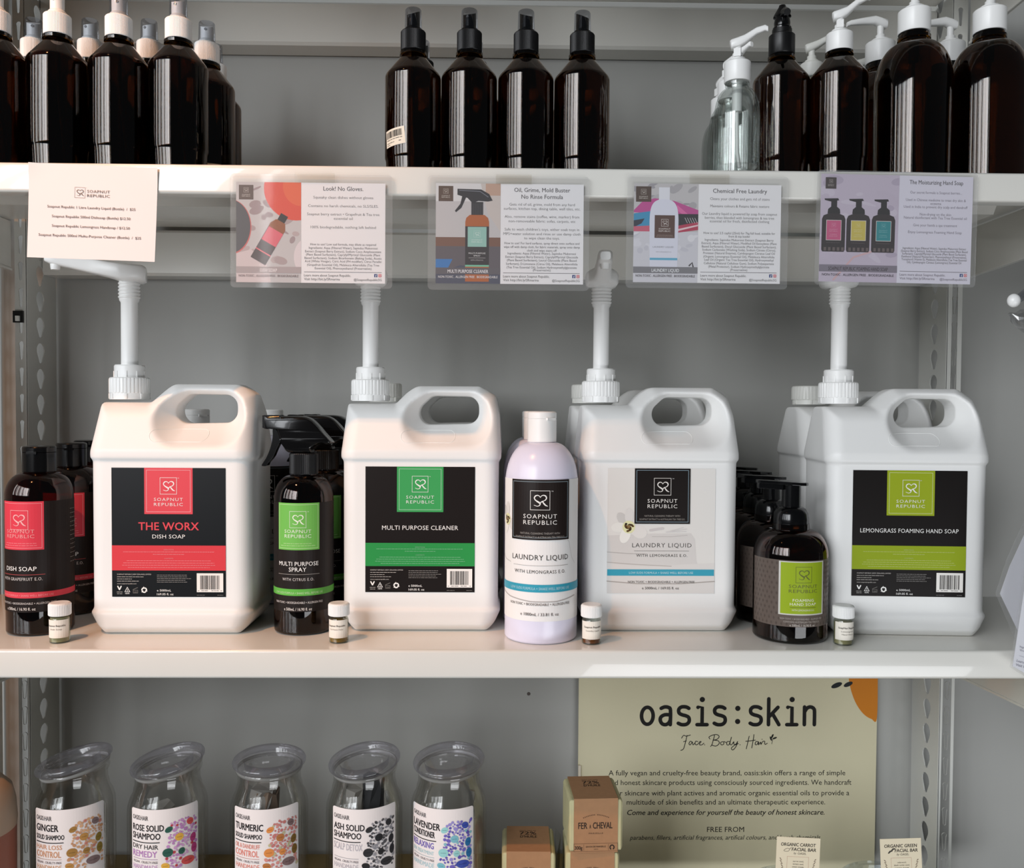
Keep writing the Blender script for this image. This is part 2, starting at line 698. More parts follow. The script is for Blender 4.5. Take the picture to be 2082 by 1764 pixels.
def bracket(x, z0, z1, y0=0.0225, y1=0.299, lip=0.010, side=1):
    mb = MB()
    mb.prism([(y0, z1 - 0.022), (y0 + 0.02, z0 + (z1 - z0) * 0.12), (y1, z0), (y1, z1), (y0, z1)], lambda u, v, d: (d, u, v), x - 0.0011, x + 0.0011)
    mb.loft([[(x - 0.003, y0 + 0.02, z0 + (z1 - z0) * 0.12), (x + 0.003, y0 + 0.02, z0 + (z1 - z0) * 0.12), (x + 0.003, y0 + 0.02, z0 + (z1 - z0) * 0.12 + 0.003), (x - 0.003, y0 + 0.02, z0 + (z1 - z0) * 0.12 + 0.003)],
             [(x - 0.003, y1, z0), (x + 0.003, y1, z0), (x + 0.003, y1, z0 + 0.003), (x - 0.003, y1, z0 + 0.003)]])
    o = mb.build('bracket', M_PAINT, rack, smooth=0)
    o.location = (0, 0, 1.30)
    return o


for x in (-0.7045, XR_O + 0.004):
    bracket(x, 0.470, 0.541)
    bracket(x, -0.120, -0.004)
    bracket(x, 0.812, 0.881)
    bracket(x, -0.540, -0.452)


def rail(z0, z1):
    mb = MB()
    # folded rail: a face sheet with returns above and below
    mb.prism([(0.384, z1), (0.346, z1), (0.342, z1 - 0.004), (0.342, z0 + 0.004), (0.346, z0), (0.384, z0), (0.384, z0 + 0.0015), (0.347, z0 + 0.0015),
              (0.3435, z0 + 0.005), (0.3435, z1 - 0.005), (0.347, z1 - 0.0015), (0.384, z1 - 0.0015)],
             lambda u, v, d: (d, u, v), -0.680, XR_I - 0.003)
    o = mb.build('back_rail', M_PAINT, rack, smooth=0)
    o.location = (0, 0, 1.30)


rail(0.471, 0.539)
rail(0.816, 0.880)
rail(-0.075, -0.006)
rail(-0.530, -0.4630)
# small peg left in one slot of the upright
pm = MB().box(-0.7005, -0.686, 0.2965, 0.3015, 0.395, 0.412).box(-0.6955, -0.690, 0.2935, 0.2975, 0.397, 0.4045, 1)
o = pm.build('locking_clip', [M_BPLAS, M_WPLAS2], rack, smooth=0)
o.location = (0, 0, 1.30)

rack2 = thing('shelving_unit', 'slotted upright of the adjoining shelving unit, partly in view', 'shelving', (-0.77, 0.34, -1.30))
o = upright(rack2, 0.0, -0.017, y0=-0.04, y1=0.044, zb=0, zt=2.35, z_slot0=0.69)
o2 = MB().prism([(-0.33, 1.83), (-0.04, 1.77), (-0.04, 1.842), (-0.33, 1.842)], lambda u, v, d: (d, u, v), -0.010, -0.008).build('bracket', M_PAINT, rack2, smooth=0)
o2 = MB().prism([(-0.33, 2.165), (-0.04, 2.11), (-0.04, 2.135), (-0.33, 2.19)], lambda u, v, d: (d, u, v), -0.010, -0.008).build('bracket', M_PAINT, rack2, smooth=0)


MB().box(0.0235, 0.0251, -0.335, -0.046, 0.0, 2.35).build('shade_panel', M_PAINT, rack2, smooth=0)  # unseen panel, added to keep window light off the nearby back wall


# ------------------------------------------------------------------ the shelves
def shelf_profile(D=0.340, H=0.033, r=0.0035, t=0.0016, ret=0.018):
    out = [(D, -0.0)]
    for i in range(5):
        a = math.radians(90 + 90 * i / 4)
        out.append((r + r * math.cos(a), -r + r * math.sin(a)))
    for i in range(5):
        a = math.radians(180 + 90 * i / 4)
        out.append((r + r * math.cos(a), -H + r + r * math.sin(a)))
    out += [(ret, -H), (ret, -H + t), (r, -H + t), (t, -H + r), (t, -r), (r, -t), (D, -t)]
    return out


def shelf(z, label, m=M_PAINT):
    t = thing('metal_shelf', label, 'shelf', (0, 0, z))
    MB().prism(shelf_profile(0.296), lambda u, v, d: (d, u, v), -0.742, 0.78).box(-0.676, XR_I - 0.006, 0.294, 0.340, -0.0017, -0.0001).build('shelf_tray', m, t, smooth=32)
    MB().prism([(0.13, -0.0016), (0.14, -0.016), (0.205, -0.016), (0.215, -0.0016)], lambda u, v, d: (d, u, v), -0.65, 0.64).build('stiffening_channel', m, t, smooth=0)
    return t


Z_TOP, Z_LOW, Z_SH = 0.545, -0.419, -0.447
shelf(Z_TOP, 'white steel shelf carrying the amber bottles, price signs hung on its edge')
shelf(0.0, 'white steel shelf carrying the big refill jugs')
shelf(0.886, 'steel shelf above the amber bottles, only its underside in view')
shelf(Z_SH, 'lowest white steel shelf, under the wooden board and the clear tubs')
wb_ = thing('wooden_board', 'olive brown wooden board that the glass jars and soap cubes stand on', 'board', (-0.25, 0.185, Z_SH + 0.0003))
MB().box(-0.425, 0.40, -0.181, 0.180, 0.0, 0.0272).build('board_slab', M_WOOD, wb_, smooth=0, bevel=0.0015)
# nail hole in the back panel
tag(MB().lathe([(0, 0), (0.0028, 0), (0.0022, 0.001), (0, 0.0014)], 14, 0, Matrix.Translation(W(1075, 1410, 0.388)) @ Matrix.Rotation(PI / 2, 4, 'X')).build('screw_head', ink((96, 88, 84)), None),
    'small dark screw head in the back panel above the lavender jar', 'screw')


# ------------------------------------------------------------------ bottles of the upper shelf
def shell(outer, thick=0.0022, base=0.004):
    """closed glass wall: outer profile from the axis up to the rim, then back down inside"""
    inner = []
    for r, z in outer[::-1]:
        if r > thick * 1.5:
            inner.append((r - thick, max(z, outer[0][1] + base)))
    inner.append((0, outer[0][1] + base))
    return outer + inner


def arc(cx, cz, r, a0, a1, n=6, rz=None):
    rz = rz or r
    return [(cx + r * math.cos(math.radians(a0 + (a1 - a0) * i / n)), cz + rz * math.sin(math.radians(a0 + (a1 - a0) * i / n))) for i in range(n + 1)]


def alpha_profile(R=0.0341, hs=0.1365, hn=0.158, rn=0.0135, hl=0.172):
    """shop bottle with a conical shoulder and a slightly drawn-in foot"""
    p = [(0, 0.0025), (R - 0.008, 0.0015), (R - 0.005, 0.0)] + arc(R - 0.0055, 0.003, 0.003, -70, 0, 4)
    p += [(R - 0.0012, 0.029), (R - 0.0009, 0.031), (R, 0.0335), (R, hs - 0.006)]
    p += arc(R - 0.010, hs - 0.006, 0.010, 0, 42, 5)
    p += [(rn + 0.003, hn - 0.002), (rn + 0.0006, hn), (rn, hn + 0.001), (rn + 0.003, hn + 0.0015), (rn + 0.003, hn + 0.005), (rn, hn + 0.006), (rn, hl)]
    return p


def boston_profile(R=0.045, hs=0.118, hn=0.172, rn=0.0165, hl=0.196):
    p = [(0, 0.003), (R - 0.010, 0.0015), (R - 0.006, 0.0)] + arc(R - 0.005, 0.004, 0.004, -70, 0, 4)
    p += [(R, hs)]
    for i in range(1, 10):
        a = math.radians(90 * i / 10)
        p.append((rn + 0.002 + (R - rn - 0.002) * math.cos(a), hs + (hn - hs) * math.sin(a)))
    p += [(rn, hn + 0.001), (rn, hn + 0.004), (rn + 0.0025, hn + 0.005), (rn + 0.0025, hn + 0.009), (rn, hn + 0.010), (rn, hl)]
    return p


def ribbed(r, z0, z1, n=120, depth=0.0004, top=0.0015, rin=0.004):
    """profile and rib function of a ribbed closure"""
    prof = [(0, z0), (r - 0.0006, z0), (r, z0 + 0.0008), (r, z1 - top), (r - top * 0.5, z1 - top * 0.3), (r - top, z1), (rin, z1), (0, z1)]

    def rib(i, k, rr):
        return rr - (depth if (k % 2 and 2 <= i <= 3) else 0)
    return prof, n, rib


def mist_pump(parent, z0, mcol, mhead, cap=True, tilt=0.0):
    """ribbed collar, finger actuator cut on a slant, clear over-cap"""
    p, n, rib = ribbed(0.0153, z0, z0 + 0.0245)
    MB().lathe(p, n, 0, None, rib).build('collar', mcol, parent, smooth=14)
    a = MB()
    a.lathe([(0, z0 + 0.0245), (0.0102, z0 + 0.0245), (0.0100, z0 + 0.028), (0.0080, z0 + 0.030)], 32)
    vs, seg = [], 32
    for zz, s in ((z0 + 0.0285, 0), (z0 + 0.047, 1)):
        vs.append([(0.0079 * math.cos(2 * PI * k / seg), 0.0079 * math.sin(2 * PI * k / seg), zz + (0.0040 * math.sin(2 * PI * k / seg) if s else 0)) for k in range(seg)])
    a.loft(vs)
    act = a.build('actuator', mhead, parent)
    d = MB().lathe([(0, 0), (0.0017, 0), (0.0017, 0.0006), (0.0009, 0.0006), (0, 0.0001)], 14, 0, Matrix.Translation((0.0, -0.0078, z0 + 0.0405)) @ Matrix.Rotation(PI / 2, 4, 'X'))
    d.build('spray_hole', ink((150, 150, 150)) if mhead is M_WPLAS else M_BRIB, act)
    if cap:
        ro = 0.0104
        MB().lathe([(ro + 0.0004, z0 + 0.0262), (ro, z0 + 0.030), (ro - 0.0006, z0 + 0.0500), (ro - 0.0014, z0 + 0.0512), (0, z0 + 0.0512)], 40).build('clear_cap', M_CLEARCAP, parent)


def lotion_pump(parent, z0, rc, hc, m, turn, reach=0.034, rise=0.010, clip=True, tube=None, lift=0.0, mt=None):
    """smooth collar, stem and a lever head with a spout"""
    MB().lathe([(0, z0), (rc - 0.0006, z0), (rc, z0 + 0.001), (rc, z0 + hc - 0.0012), (rc - 0.0012, z0 + hc), (rc * 0.62, z0 + hc), (rc * 0.60, z0 + hc + 0.004), (0, z0 + hc + 0.004)], 64).build('collar', m, parent)
    zb = z0 + hc + 0.004
    s = MB().lathe([(0, zb - 0.001), (0.0062, zb - 0.001), (0.0060, zb + 0.006), (0.0042, zb + 0.007), (0.0042, zb + 0.014 + lift), (0, zb + 0.014 + lift)], 28)
    if clip:
        T = Matrix.Rotation(turn, 4, 'Z')
        s.box(-0.0105, -0.0055, -0.004, 0.004, zb + 0.000, zb + 0.009, 0, T).box(0.0055, 0.0105, -0.004, 0.004, zb + 0.000, zb + 0.009, 0, T)
    s.build('pump_stem', m, parent)
    zh = zb + 0.012 + lift
    secs = []
    for (d, w, z, h) in ((-0.0090, 0.005, zh + 0.005, 0.005), (-0.0070, 0.0125, zh - 0.001, 0.012), (0.0, 0.0140, zh, 0.0125), (0.008, 0.0110, zh + 0.004, 0.011),
                         (reach * 0.62, 0.0078, zh + 0.005 + rise * 0.62, 0.0082), (reach * 0.9, 0.0064, zh + 0.0045 + rise * 0.9, 0.0068), (reach, 0.0050, zh + 0.003 + rise * 0.92, 0.0060)):
        ring = []
        for k in range(16):
            a = 2 * PI * k / 16
            ca, sa = math.cos(a), math.sin(a)
            q = 0.75
            x = math.copysign(abs(ca) ** q, ca) * w / 2
            zz = math.copysign(abs(sa) ** q, sa) * h / 2
            ring.append(Matrix.Rotation(turn, 4, 'Z') @ Vector((x, -d, z + h / 2 + zz)))
        secs.append(ring)
    MB().loft(secs).build('pump_head', m, parent, smooth=50)
    if tube:
        MB().lathe([(0, z0 - 0.034), (0.0058, z0 - 0.034), (0.0062, z0 - 0.008), (0.0062, z0 + 0.001), (0, z0 + 0.001)], 20).build('pump_barrel', mt or m, parent)
        MB().tube([(0, 0, z0 - 0.033), (0.001, 0, z0 - 0.08), (0.004, 0.001, tube)], 0.0022, 10).build('dip_tube', mt or m, parent)


def pos(px, Y, py, z=None):
    """where a bottle axis stands: seen at photo column px (at row py) in the plane Y"""
    return (W(px, py, Y).x, Y, (Z_TOP if z is None else z) + 0.0003)


M_DIP = mat('amber_lit_tube', (196, 178, 150), 0.5)

# white-capped mist bottles
mw = thing('spray_bottle', 'x', 'bottle')
MB().lathe(shell(alpha_profile()), 72).build('bottle_body', M_AMBER, mw)
mist_pump(mw, 0.1645, M_WPLAS, M_WPLAS)
MB().tube([(0, 0, 0.166), (0.002, -0.001, 0.09), (0.012, -0.004, 0.006)], 0.0019, 10).build('dip_tube', M_DIP, mw)
G1 = 'amber mist bottles with white tops'
spots = [(-6, .060, 200, 0.2, 'amber spray bottle with bare white top, cut by the photo edge', 1),
         (118, .066, 200, -0.1, 'amber spray bottle with white top and no clear cap, behind the price list', 1),
         (242.5, .070, 200, 0.15, 'amber white-topped spray bottle, third along the front row', 0),
         (363.5, .0745, 200, -0.15, 'amber white-topped spray bottle ending its front row, above the price list corner', 0),
         (69, .1405, 150, 0.3, 'amber white-topped spray bottle standing behind the bottle without clear cap', 0),
         (184, .1405, 150, -0.3, 'amber white-topped spray bottle behind, between the second and third front bottles', 0),
         (304, .1405, 150, -0.35, 'amber white-topped spray bottle behind, between the third and fourth front bottles', 0),
         (421, .1435, 150, 0.1, 'amber spray bottle with barcode sticker at its foot, end of the second row', 0),
         (170, .2105, 150, 0.5, 'third-row amber bottle, white top hidden behind the second-row caps', 0),
         (243, .2760, 150, 0.5, 'deepest amber bottle, only a sliver of white collar showing', 0),
         (437, .2130, 150, 0.2, 'third-row amber bottle, its dark side peeking past the stickered one', 0)]
for i, (px, Y, py, rz, lab, nocap) in enumerate(spots):
    if i == 0:
        b = mw
        mw.location, mw.rotation_euler = pos(px, Y, py), (0, 0, rz)
        tag(mw, lab, 'bottle', G1)
    else:
        b = dup(mw, pos(px, Y, py), rz, lab, G1)
    if nocap:
        for c in list(b.children):
            if c.name.startswith('clear_cap') and i:
                bpy.data.objects.remove(c)
    if i == 7:
        stick = b
first_cap = [c for c in mw.children if c.name.startswith('clear_cap')][0]
bpy.data.objects.remove(first_cap)


def sticker(parent, R, turn, z0, w, h, tilt=0.0, seed=2, curl=0.0, lines=True):
    a = Art(1.0, 0, 0, step=0.003)
    a.rect(-w / 2, -h, w / 2, 0, (226, 220, 204), 1)
    a.barcode(-w * .44, -h * .88, w * .40, -h * .50, seed=seed, L=2)
    a.print_line(-w * .42, w * .38, -h * .38, h * .07, (70, 66, 62), 2)
    if lines:
        a.print_line(-w * .42, 0, -h * .20, h * .07, (90, 86, 80), 2)
        a.print_line(w * .22, w * .36, -h * .20, h * .08, (70, 66, 62), 2)
        a.print_line(-w * .42, -w * .2, -h * .09, h * .06, (90, 86, 80), 2)
    f = on_cyl(R, turn)
    ct, st = math.cos(tilt), math.sin(tilt)

    def mp(u, v, off):
        u2, v2 = u * ct - v * st, u * st + v * ct
        k = curl * max(0.0, (u2 / w + 0.2)) ** 2
        return f(u2, v2 + z0, off + 0.0002 + k)
    return a.build('price_sticker', parent, mp, rough=0.5)


sticker(stick, 0.0341, math.radians(26), 0.016, 0.024, 0.0150, 0.02)

# black-capped mist bottles
mk = thing('spray_bottle', 'x', 'bottle')
MB().lathe(shell(alpha_profile()), 72).build('bottle_body', M_AMBER, mk)
mist_pump(mk, 0.1645, M_BRIB, M_BPLAS)
MB().tube([(0, 0, 0.166), (0.002, -0.001, 0.09), (0.010, -0.004, 0.006)], 0.0019, 10).build('dip_tube', M_DIP, mk)
G2 = 'amber mist bottles with black tops'
for i, (px, Y, py, rz, lab) in enumerate([
        (840, .098, 200, -0.6, 'amber spray bottle with black collar wearing a slanted price sticker'),
        (954, .098, 200, -0.3, 'black-collared amber spray bottle beside the one with the price sticker'),
        (1069, .099, 200, 0.4, 'third black-collared amber spray bottle counted from the price sticker'),
        (1183, .100, 200, 0.8, 'black-collared amber spray bottle at the row end far from the price sticker'),
        (858, .192, 200, 0.2, 'black-topped amber bottle hidden behind the stickered bottle'),
        (966, .192, 200, 0.2, 'black-topped amber bottle hidden behind the second bottle of its front row'),
        (1070, .194, 200, 0.2, 'black-topped amber bottle hidden behind the third bottle of its front row'),
        (1172, .222, 200, 0.2, 'black-topped amber bottle peeking out behind the row-end bottle')]):
    if i == 0:
        mk.location, mk.rotation_euler = pos(px, Y, py), (0, 0, rz)
        tag(mk, lab, 'bottle', G2)
    else:
        b = dup(mk, pos(px, Y, py), rz, lab, G2)
    if i == 4:
        pass
sticker(mk, 0.0341, math.radians(-34) + 0.6, 0.043, 0.0300, 0.0205, 0.10, 5)

# clear glass pump bottles
cg = thing('pump_bottle', 'x', 'bottle')
cp = [(0, 0.0035), (0.018, 0.003), (0.021, 0.0005)] + arc(0.0220, 0.0045, 0.0045, -80, 0, 4) + [(0.0265, 0.070)]
for i in range(1, 9):
    a = math.radians(90 * i / 9)
    cp.append((0.0135 + 0.013 * math.cos(a), 0.070 + 0.034 * math.sin(a)))
cp += [(0.0122, 0.1045), (0.0122, 0.107), (0.0140, 0.108), (0.0140, 0.111), (0.0120, 0.112), (0.0120, 0.124)]
M_SOLIDGLASS = film('flint_glass', (248, 250, 249), 0.06, 0.02)
MB().lathe(shell(cp, 0.0024, 0.010), 64).build('bottle_body', M_SOLIDGLASS, cg)
lotion_pump(cg, 0.1120, 0.0153, 0.0235, M_WPLAS, math.radians(72), 0.034, 0.014, tube=0.014, mt=M_WPLAS)
G3 = 'clear glass pump bottles'
cgs = [(1498, .043, 250, 0.0, 'small clear glass pump bottle on the shelf edge, white pump'),
       (1484, .104, 250, -0.7, 'clear glass pump bottle directly behind the one on the shelf edge'),
       (1469, .166, 250, -0.9, 'last clear glass pump bottle in its file, mostly hidden')]
for i, (px, Y, py, rz, lab) in enumerate(cgs):
    if i == 0:
        cg.location, cg.rotation_euler = pos(px, Y, py), (0, 0, rz)
        tag(cg, lab, 'bottle', G3)
    else:
        dup(cg, pos(px, Y, py), rz, lab, G3)

# amber bottle with a black treatment pump
kb = thing('pump_bottle', 'amber bottle with a black pump, beside the clear glass bottle', 'bottle', pos(1588, .095, 200), 0.0)
MB().lathe(shell(alpha_profile()), 72).build('bottle_body', M_AMBER, kb)
MB().lathe([(0, 0.1645), (0.0150, 0.1645), (0.0157, 0.1655), (0.0157, 0.188), (0.0148, 0.189), (0.0120, 0.189), (0.0118, 0.196), (0, 0.196)], 64).build('collar', M_BRIB, kb)
zz = 0.194
MB().lathe([(0, zz), (0.0108, zz), (0.0112, zz + 0.004), (0.0094, zz + 0.006), (0.0098, zz + 0.010), (0.0088, zz + 0.016), (0.0108, zz + 0.0175), (0.0100, zz + 0.020), (0.0045, zz + 0.0295), (0.0040, zz + 0.0315), (0.0028, zz + 0.032), (0, zz + 0.032)], 40).build('pump_head', M_BPLAS, kb)
MB().tube([(0, -0.004, zz + 0.018), (0, -0.013, zz + 0.019), (0, -0.020, zz + 0.0155)], [0.0062, 0.0052, 0.0040], 14).build('nozzle', M_BPLAS, kb)
MB().lathe([(0, 0.12), (0.0075, 0.12), (0.0075, 0.166), (0, 0.166)], 20).build('pump_barrel', M_DIP, kb)
MB().tube([(0, 0, 0.121), (0.001, 0, 0.06), (0.004, 0, 0.006)], 0.0026, 10).build('dip_tube', M_DIP, kb)

# amber bottles of the same shape with a white lever pump
wb = thing('pump_bottle', 'amber bottle with white lever pump and locking clip beside the black-pumped one', 'bottle', pos(1705, .080, 200), 0.0)
MB().lathe(shell(alpha_profile()), 72).build('bottle_body', M_AMBER, wb)
lotion_pump(wb, 0.1625, 0.0157, 0.0235, M_WPLAS, math.radians(72), 0.034, 0.018, tube=0.006, mt=M_DIP)
G4 = 'tall clear pump bottles behind'
tc = thing('pump_bottle', 'tall clear pump bottle peeking between the two slimmer amber pump bottles', 'bottle', pos(1650, .215, 140), 0.0, G4)
MB().lathe(shell(alpha_profile(0.034, 0.150, 0.178, 0.0125, 0.192)), 64).build('bottle_body', M_GLASS, tc)
lotion_pump(tc, 0.182, 0.0150, 0.020, M_WPLAS2, math.radians(72), 0.034, 0.012, clip=False, tube=0.006)
dup(tc, pos(1748, .270, 140), 0.3, 'tall clear pump bottle deep behind the lever-pump amber bottle', G4)

# big round-shouldered amber bottles
bb = thing('pump_bottle', 'x', 'bottle')
MB().lathe(shell(boston_profile(), 0.0026, 0.005), 80).build('bottle_body', M_AMBER, bb)
lotion_pump(bb, 0.1855, 0.0186, 0.0275, M_WPLAS, math.radians(-100), 0.046, -0.004, clip=False, tube=0.006, lift=0.004, mt=M_DIP)
G5 = 'large amber pump bottles'
for i, (px, Y, py, rz, lab) in enumerate([
        (1856, .076, 200, 2.2, 'large round-shouldered amber pump bottle beside the lever-pump one'),
        (2009, .072, 200, 1.2, 'large round-shouldered amber pump bottle at the shelf end'),
        (1790, .171, 80, 0.25, 'large amber pump bottle behind, white spout turned sideways, peeling sticker low down'),
        (1932, .171, 80, 0.2, 'large amber pump bottle behind, between the two big front ones')]):
    if i == 0:
        bb.location, bb.rotation_euler = pos(px, Y, py), (0, 0, rz)
        tag(bb, lab, 'bottle', G5)
    else:
        b = dup(bb, pos(px, Y, py), rz, lab, G5)
    if i == 2:
        sticker(b, 0.045, -0.02 - 0.25, 0.047, 0.021, 0.021, 0.35, 9, curl=0.006, lines=False)


# ------------------------------------------------------------------ the refill jugs
def poly_sdf(poly, U, V):
    """signed distance to a 2D polygon on arrays"""
    d = np.full(U.shape, 1e9)
    s = np.ones(U.shape)
    n = len(poly)
    for i in range(n):
        ax, ay = poly[i]
        bx, by = poly[i - 1]
        ex, ey = bx - ax, by - ay
        wx, wy = U - ax, V - ay
        t = np.clip((wx * ex + wy * ey) / (ex * ex + ey * ey), 0, 1)
        dx, dy = wx - ex * t, wy - ey * t
        d = np.minimum(d, dx * dx + dy * dy)
        c1, c2, c3 = V >= ay, V < by, ex * wy > ey * wx
        s = np.where((c1 & c2 & c3) | (~c1 & ~c2 & ~c3), -s, s)
    return s * np.sqrt(d)


def rmax(a, b, r):
    """intersection with an edge rounded by r"""
    return np.minimum(np.maximum(a, b), -r) + np.sqrt(np.maximum(a + r, 0) ** 2 + np.maximum(b + r, 0) ** 2)


J_XZ = [(-.083, 0), (.085, 0), (.0985, .030), (.0989, .226), (.0965, .272), (.092, .296), (.073, .3135), (-.006, .3135), (-.0125, .310), (-.0345, .286), (-.0945, .2855), (-.0989, .226), (-.0985, .030)]
J_YZ = [(.008, 0), (.112, 0), (.120, .014), (.120, .228), (.098, .284), (.078, .315), (.042, .315), (.022, .284), (0, .228), (0, .014)]
J_HOLE = [(.0095, .2745), (.0555, .2755), (.0555, .2805), (.0165, .2810)]




def jug_mesh(h=0.0019):
    xs = np.arange(-.106, .1065, h)
    ys = np.arange(-.007, .1275, h)
    zs = np.arange(-.006, .3225, h)
    XZu, XZv = np.meshgrid(xs, zs, indexing='ij')
    YZu, YZv = np.meshgrid(ys, zs, indexing='ij')
    fxz = poly_sdf(J_XZ, XZu, XZv)
    fyz = poly_sdf(J_YZ, YZu, YZv)
    hole = poly_sdf(J_HOLE, XZu, XZv) - 0.0150
    A = fxz[:, None, :]
    B = fyz[None, :, :]
    F = rmax(A, B, 0.020)
    # drawn-in waist between the shoulder band and the foot
    z = zs[None, None, :]

    def sm(e0, e1, q):
        t = np.clip((q - e0) / (e1 - e0), 0, 1)
        return t * t * (3 - 2 * t)
    F = F + 0.0030 * sm(.031, .037, z) * (1 - sm(.2145, .2190, z))
    yy = np.abs(ys - .06)[None, :, None]
    g = hole[:, None, :] - 0.66 * np.maximum(0.0, yy - .016)
    F = rmax(F, -g, 0.003)
    return xs, ys, zs, F


def surface_nets(F, xs, ys, zs):
    s = F < 0
    nx, ny, nz = F.shape
    cnt = np.zeros((nx - 1, ny - 1, nz - 1))
    acc = np.zeros((nx - 1, ny - 1, nz - 1, 3))
    edges = []
    for ax in range(3):
        a = [slice(None)] * 3
        b = [slice(None)] * 3
        a[ax], b[ax] = slice(0, -1), slice(1, None)
        m = s[tuple(a)] != s[tuple(b)]
        idx = np.argwhere(m)
        fa = F[tuple(a)][m]
        fb = F[tuple(b)][m]
        t = fa / (fa - fb)
        p = idx.astype(float)
        p[:, ax] += t
        o1, o2 = [k for k in range(3) if k != ax]
        for d1 in (0, -1):
            for d2 in (0, -1):
                c = idx.copy()
                c[:, o1] += d1
                c[:, o2] += d2
                np.add.at(cnt, tuple(c.T), 1)
                np.add.at(acc, tuple(c.T), p)
        edges.append((ax, o1, o2, idx, s[tuple(a)][m]))
    act = np.argwhere(cnt > 0)
    ids = -np.ones(cnt.shape, dtype=int)
    ids[tuple(act.T)] = np.arange(len(act))
    P = acc[tuple(act.T)] / cnt[tuple(act.T)][:, None]
    h = xs[1] - xs[0]
    V = P * h + np.array([xs[0], ys[0], zs[0]])
    Q = []
    for ax, o1, o2, idx, ins in edges:
        q = []
        for d1, d2 in ((-1, -1), (0, -1), (0, 0), (-1, 0)):
            c = idx.copy()
            c[:, o1] += d1
            c[:, o2] += d2
            q.append(ids[tuple(c.T)])
        q = np.stack(q, 1)
        flip = ins if ax != 1 else ~ins
        q[~flip] = q[~flip][:, ::-1]
        Q.append(q)
    return V, np.concatenate(Q)


_xs, _ys, _zs, _F = jug_mesh()
JV, JQ = surface_nets(_F, _xs, _ys, _zs)
# light relaxation of the net
_e = np.concatenate([JQ[:, [0, 1]], JQ[:, [1, 2]], JQ[:, [2, 3]], JQ[:, [3, 0]]])
for _ in range(2):
    sm_ = np.zeros_like(JV)
    n_ = np.zeros(len(JV))
    np.add.at(sm_, _e[:, 0], JV[_e[:, 1]])
    np.add.at(n_, _e[:, 0], 1)
    np.add.at(sm_, _e[:, 1], JV[_e[:, 0]])
    np.add.at(n_, _e[:, 1], 1)
    JV = JV * 0.5 + 0.5 * sm_ / n_[:, None]
JV[:, 1] -= 0.06
JV[:, 2] -= JV[:, 2].min()


from mathutils.bvhtree import BVHTree
_bvh = BVHTree.FromPolygons([tuple(v) for v in JV], [tuple(int(i) for i in q) for q in JQ])


def front_y(x, z):
    """front surface of the jug (local y) at (x, z)"""
    h_ = _bvh.ray_cast(Vector((x, -0.3, z)), Vector((0, 1, 0)))
    return h_[0].y if h_[0] is not None else -0.05


jug_me = bpy.data.meshes.new('jug_body')
jug_me.from_pydata([tuple(v) for v in JV], [], [tuple(int(i) for i in q) for q in JQ])
jug_me.materials.append(M_JUG)
_bm = bmesh.new()
_bm.from_mesh(jug_me)
bmesh.ops.recalc_face_normals(_bm, faces=_bm.faces)
_bm.to_mesh(jug_me)
_bm.free()
jug_me.polygons.foreach_set('use_smooth', [True] * len(jug_me.polygons))

_cx, _cz, _hw, _hh = .0085, .2395, .033, .0075
_ring = []
for i in range(13):
    a = math.radians(90 + 180 * i / 12)
    _ring.append((_cx - _hw + _hh + _hh * math.cos(a), _cz + _hh * math.sin(a)))
for i in range(13):
    a = math.radians(-90 + 180 * i / 12)
    _ring.append((_cx + _hw - _hh + _hh * math.cos(a), _cz + _hh * math.sin(a)))
_ring.append(_ring[0])
_rp = []
for (x0, z0), (x1, z1) in zip(_ring[:-1], _ring[1:]):
    n = max(1, int(math.hypot(x1 - x0, z1 - z0) / 0.003))
    for k in range(n):
        x, z = x0 + (x1 - x0) * k / n, z0 + (z1 - z0) * k / n
        _rp.append((x, front_y(x, z) + 0.0001, z))
_rp.append(_rp[0])
NX, NY = -0.069, 0.0


def make_jug(name, label, loc, rz=0.0, group=None):
    t = thing(name, label, 'jug', loc, rz, group)
    b = bpy.data.objects.new('jug_body', jug_me)
    COL.objects.link(b)
    b.parent = t
    MB().tube(_rp, 0.00045, 6, cap=False).build('moulded_outline', M_JUG, t)
    return t


def ring_cap(parent, name, z0, z1, r, n=34, depth=0.0011, m=None, closed=True):
    T = Matrix.Translation((NX, NY, 0))
    prof = [(0, z0), (r - 0.0008, z0), (r, z0 + 0.001), (r, z1 - 0.003), (r - 0.0006, z1 - 0.001), (r - 0.002, z1), (0, z1)]

    def rib(i, k, rr):
        return rr - depth if (2 <= i <= 3 and k % 4 in (0,)) else rr
    return MB().lathe(prof, n * 4, 0, T, rib).build(name, m or M_WPLAS, parent, smooth=30)


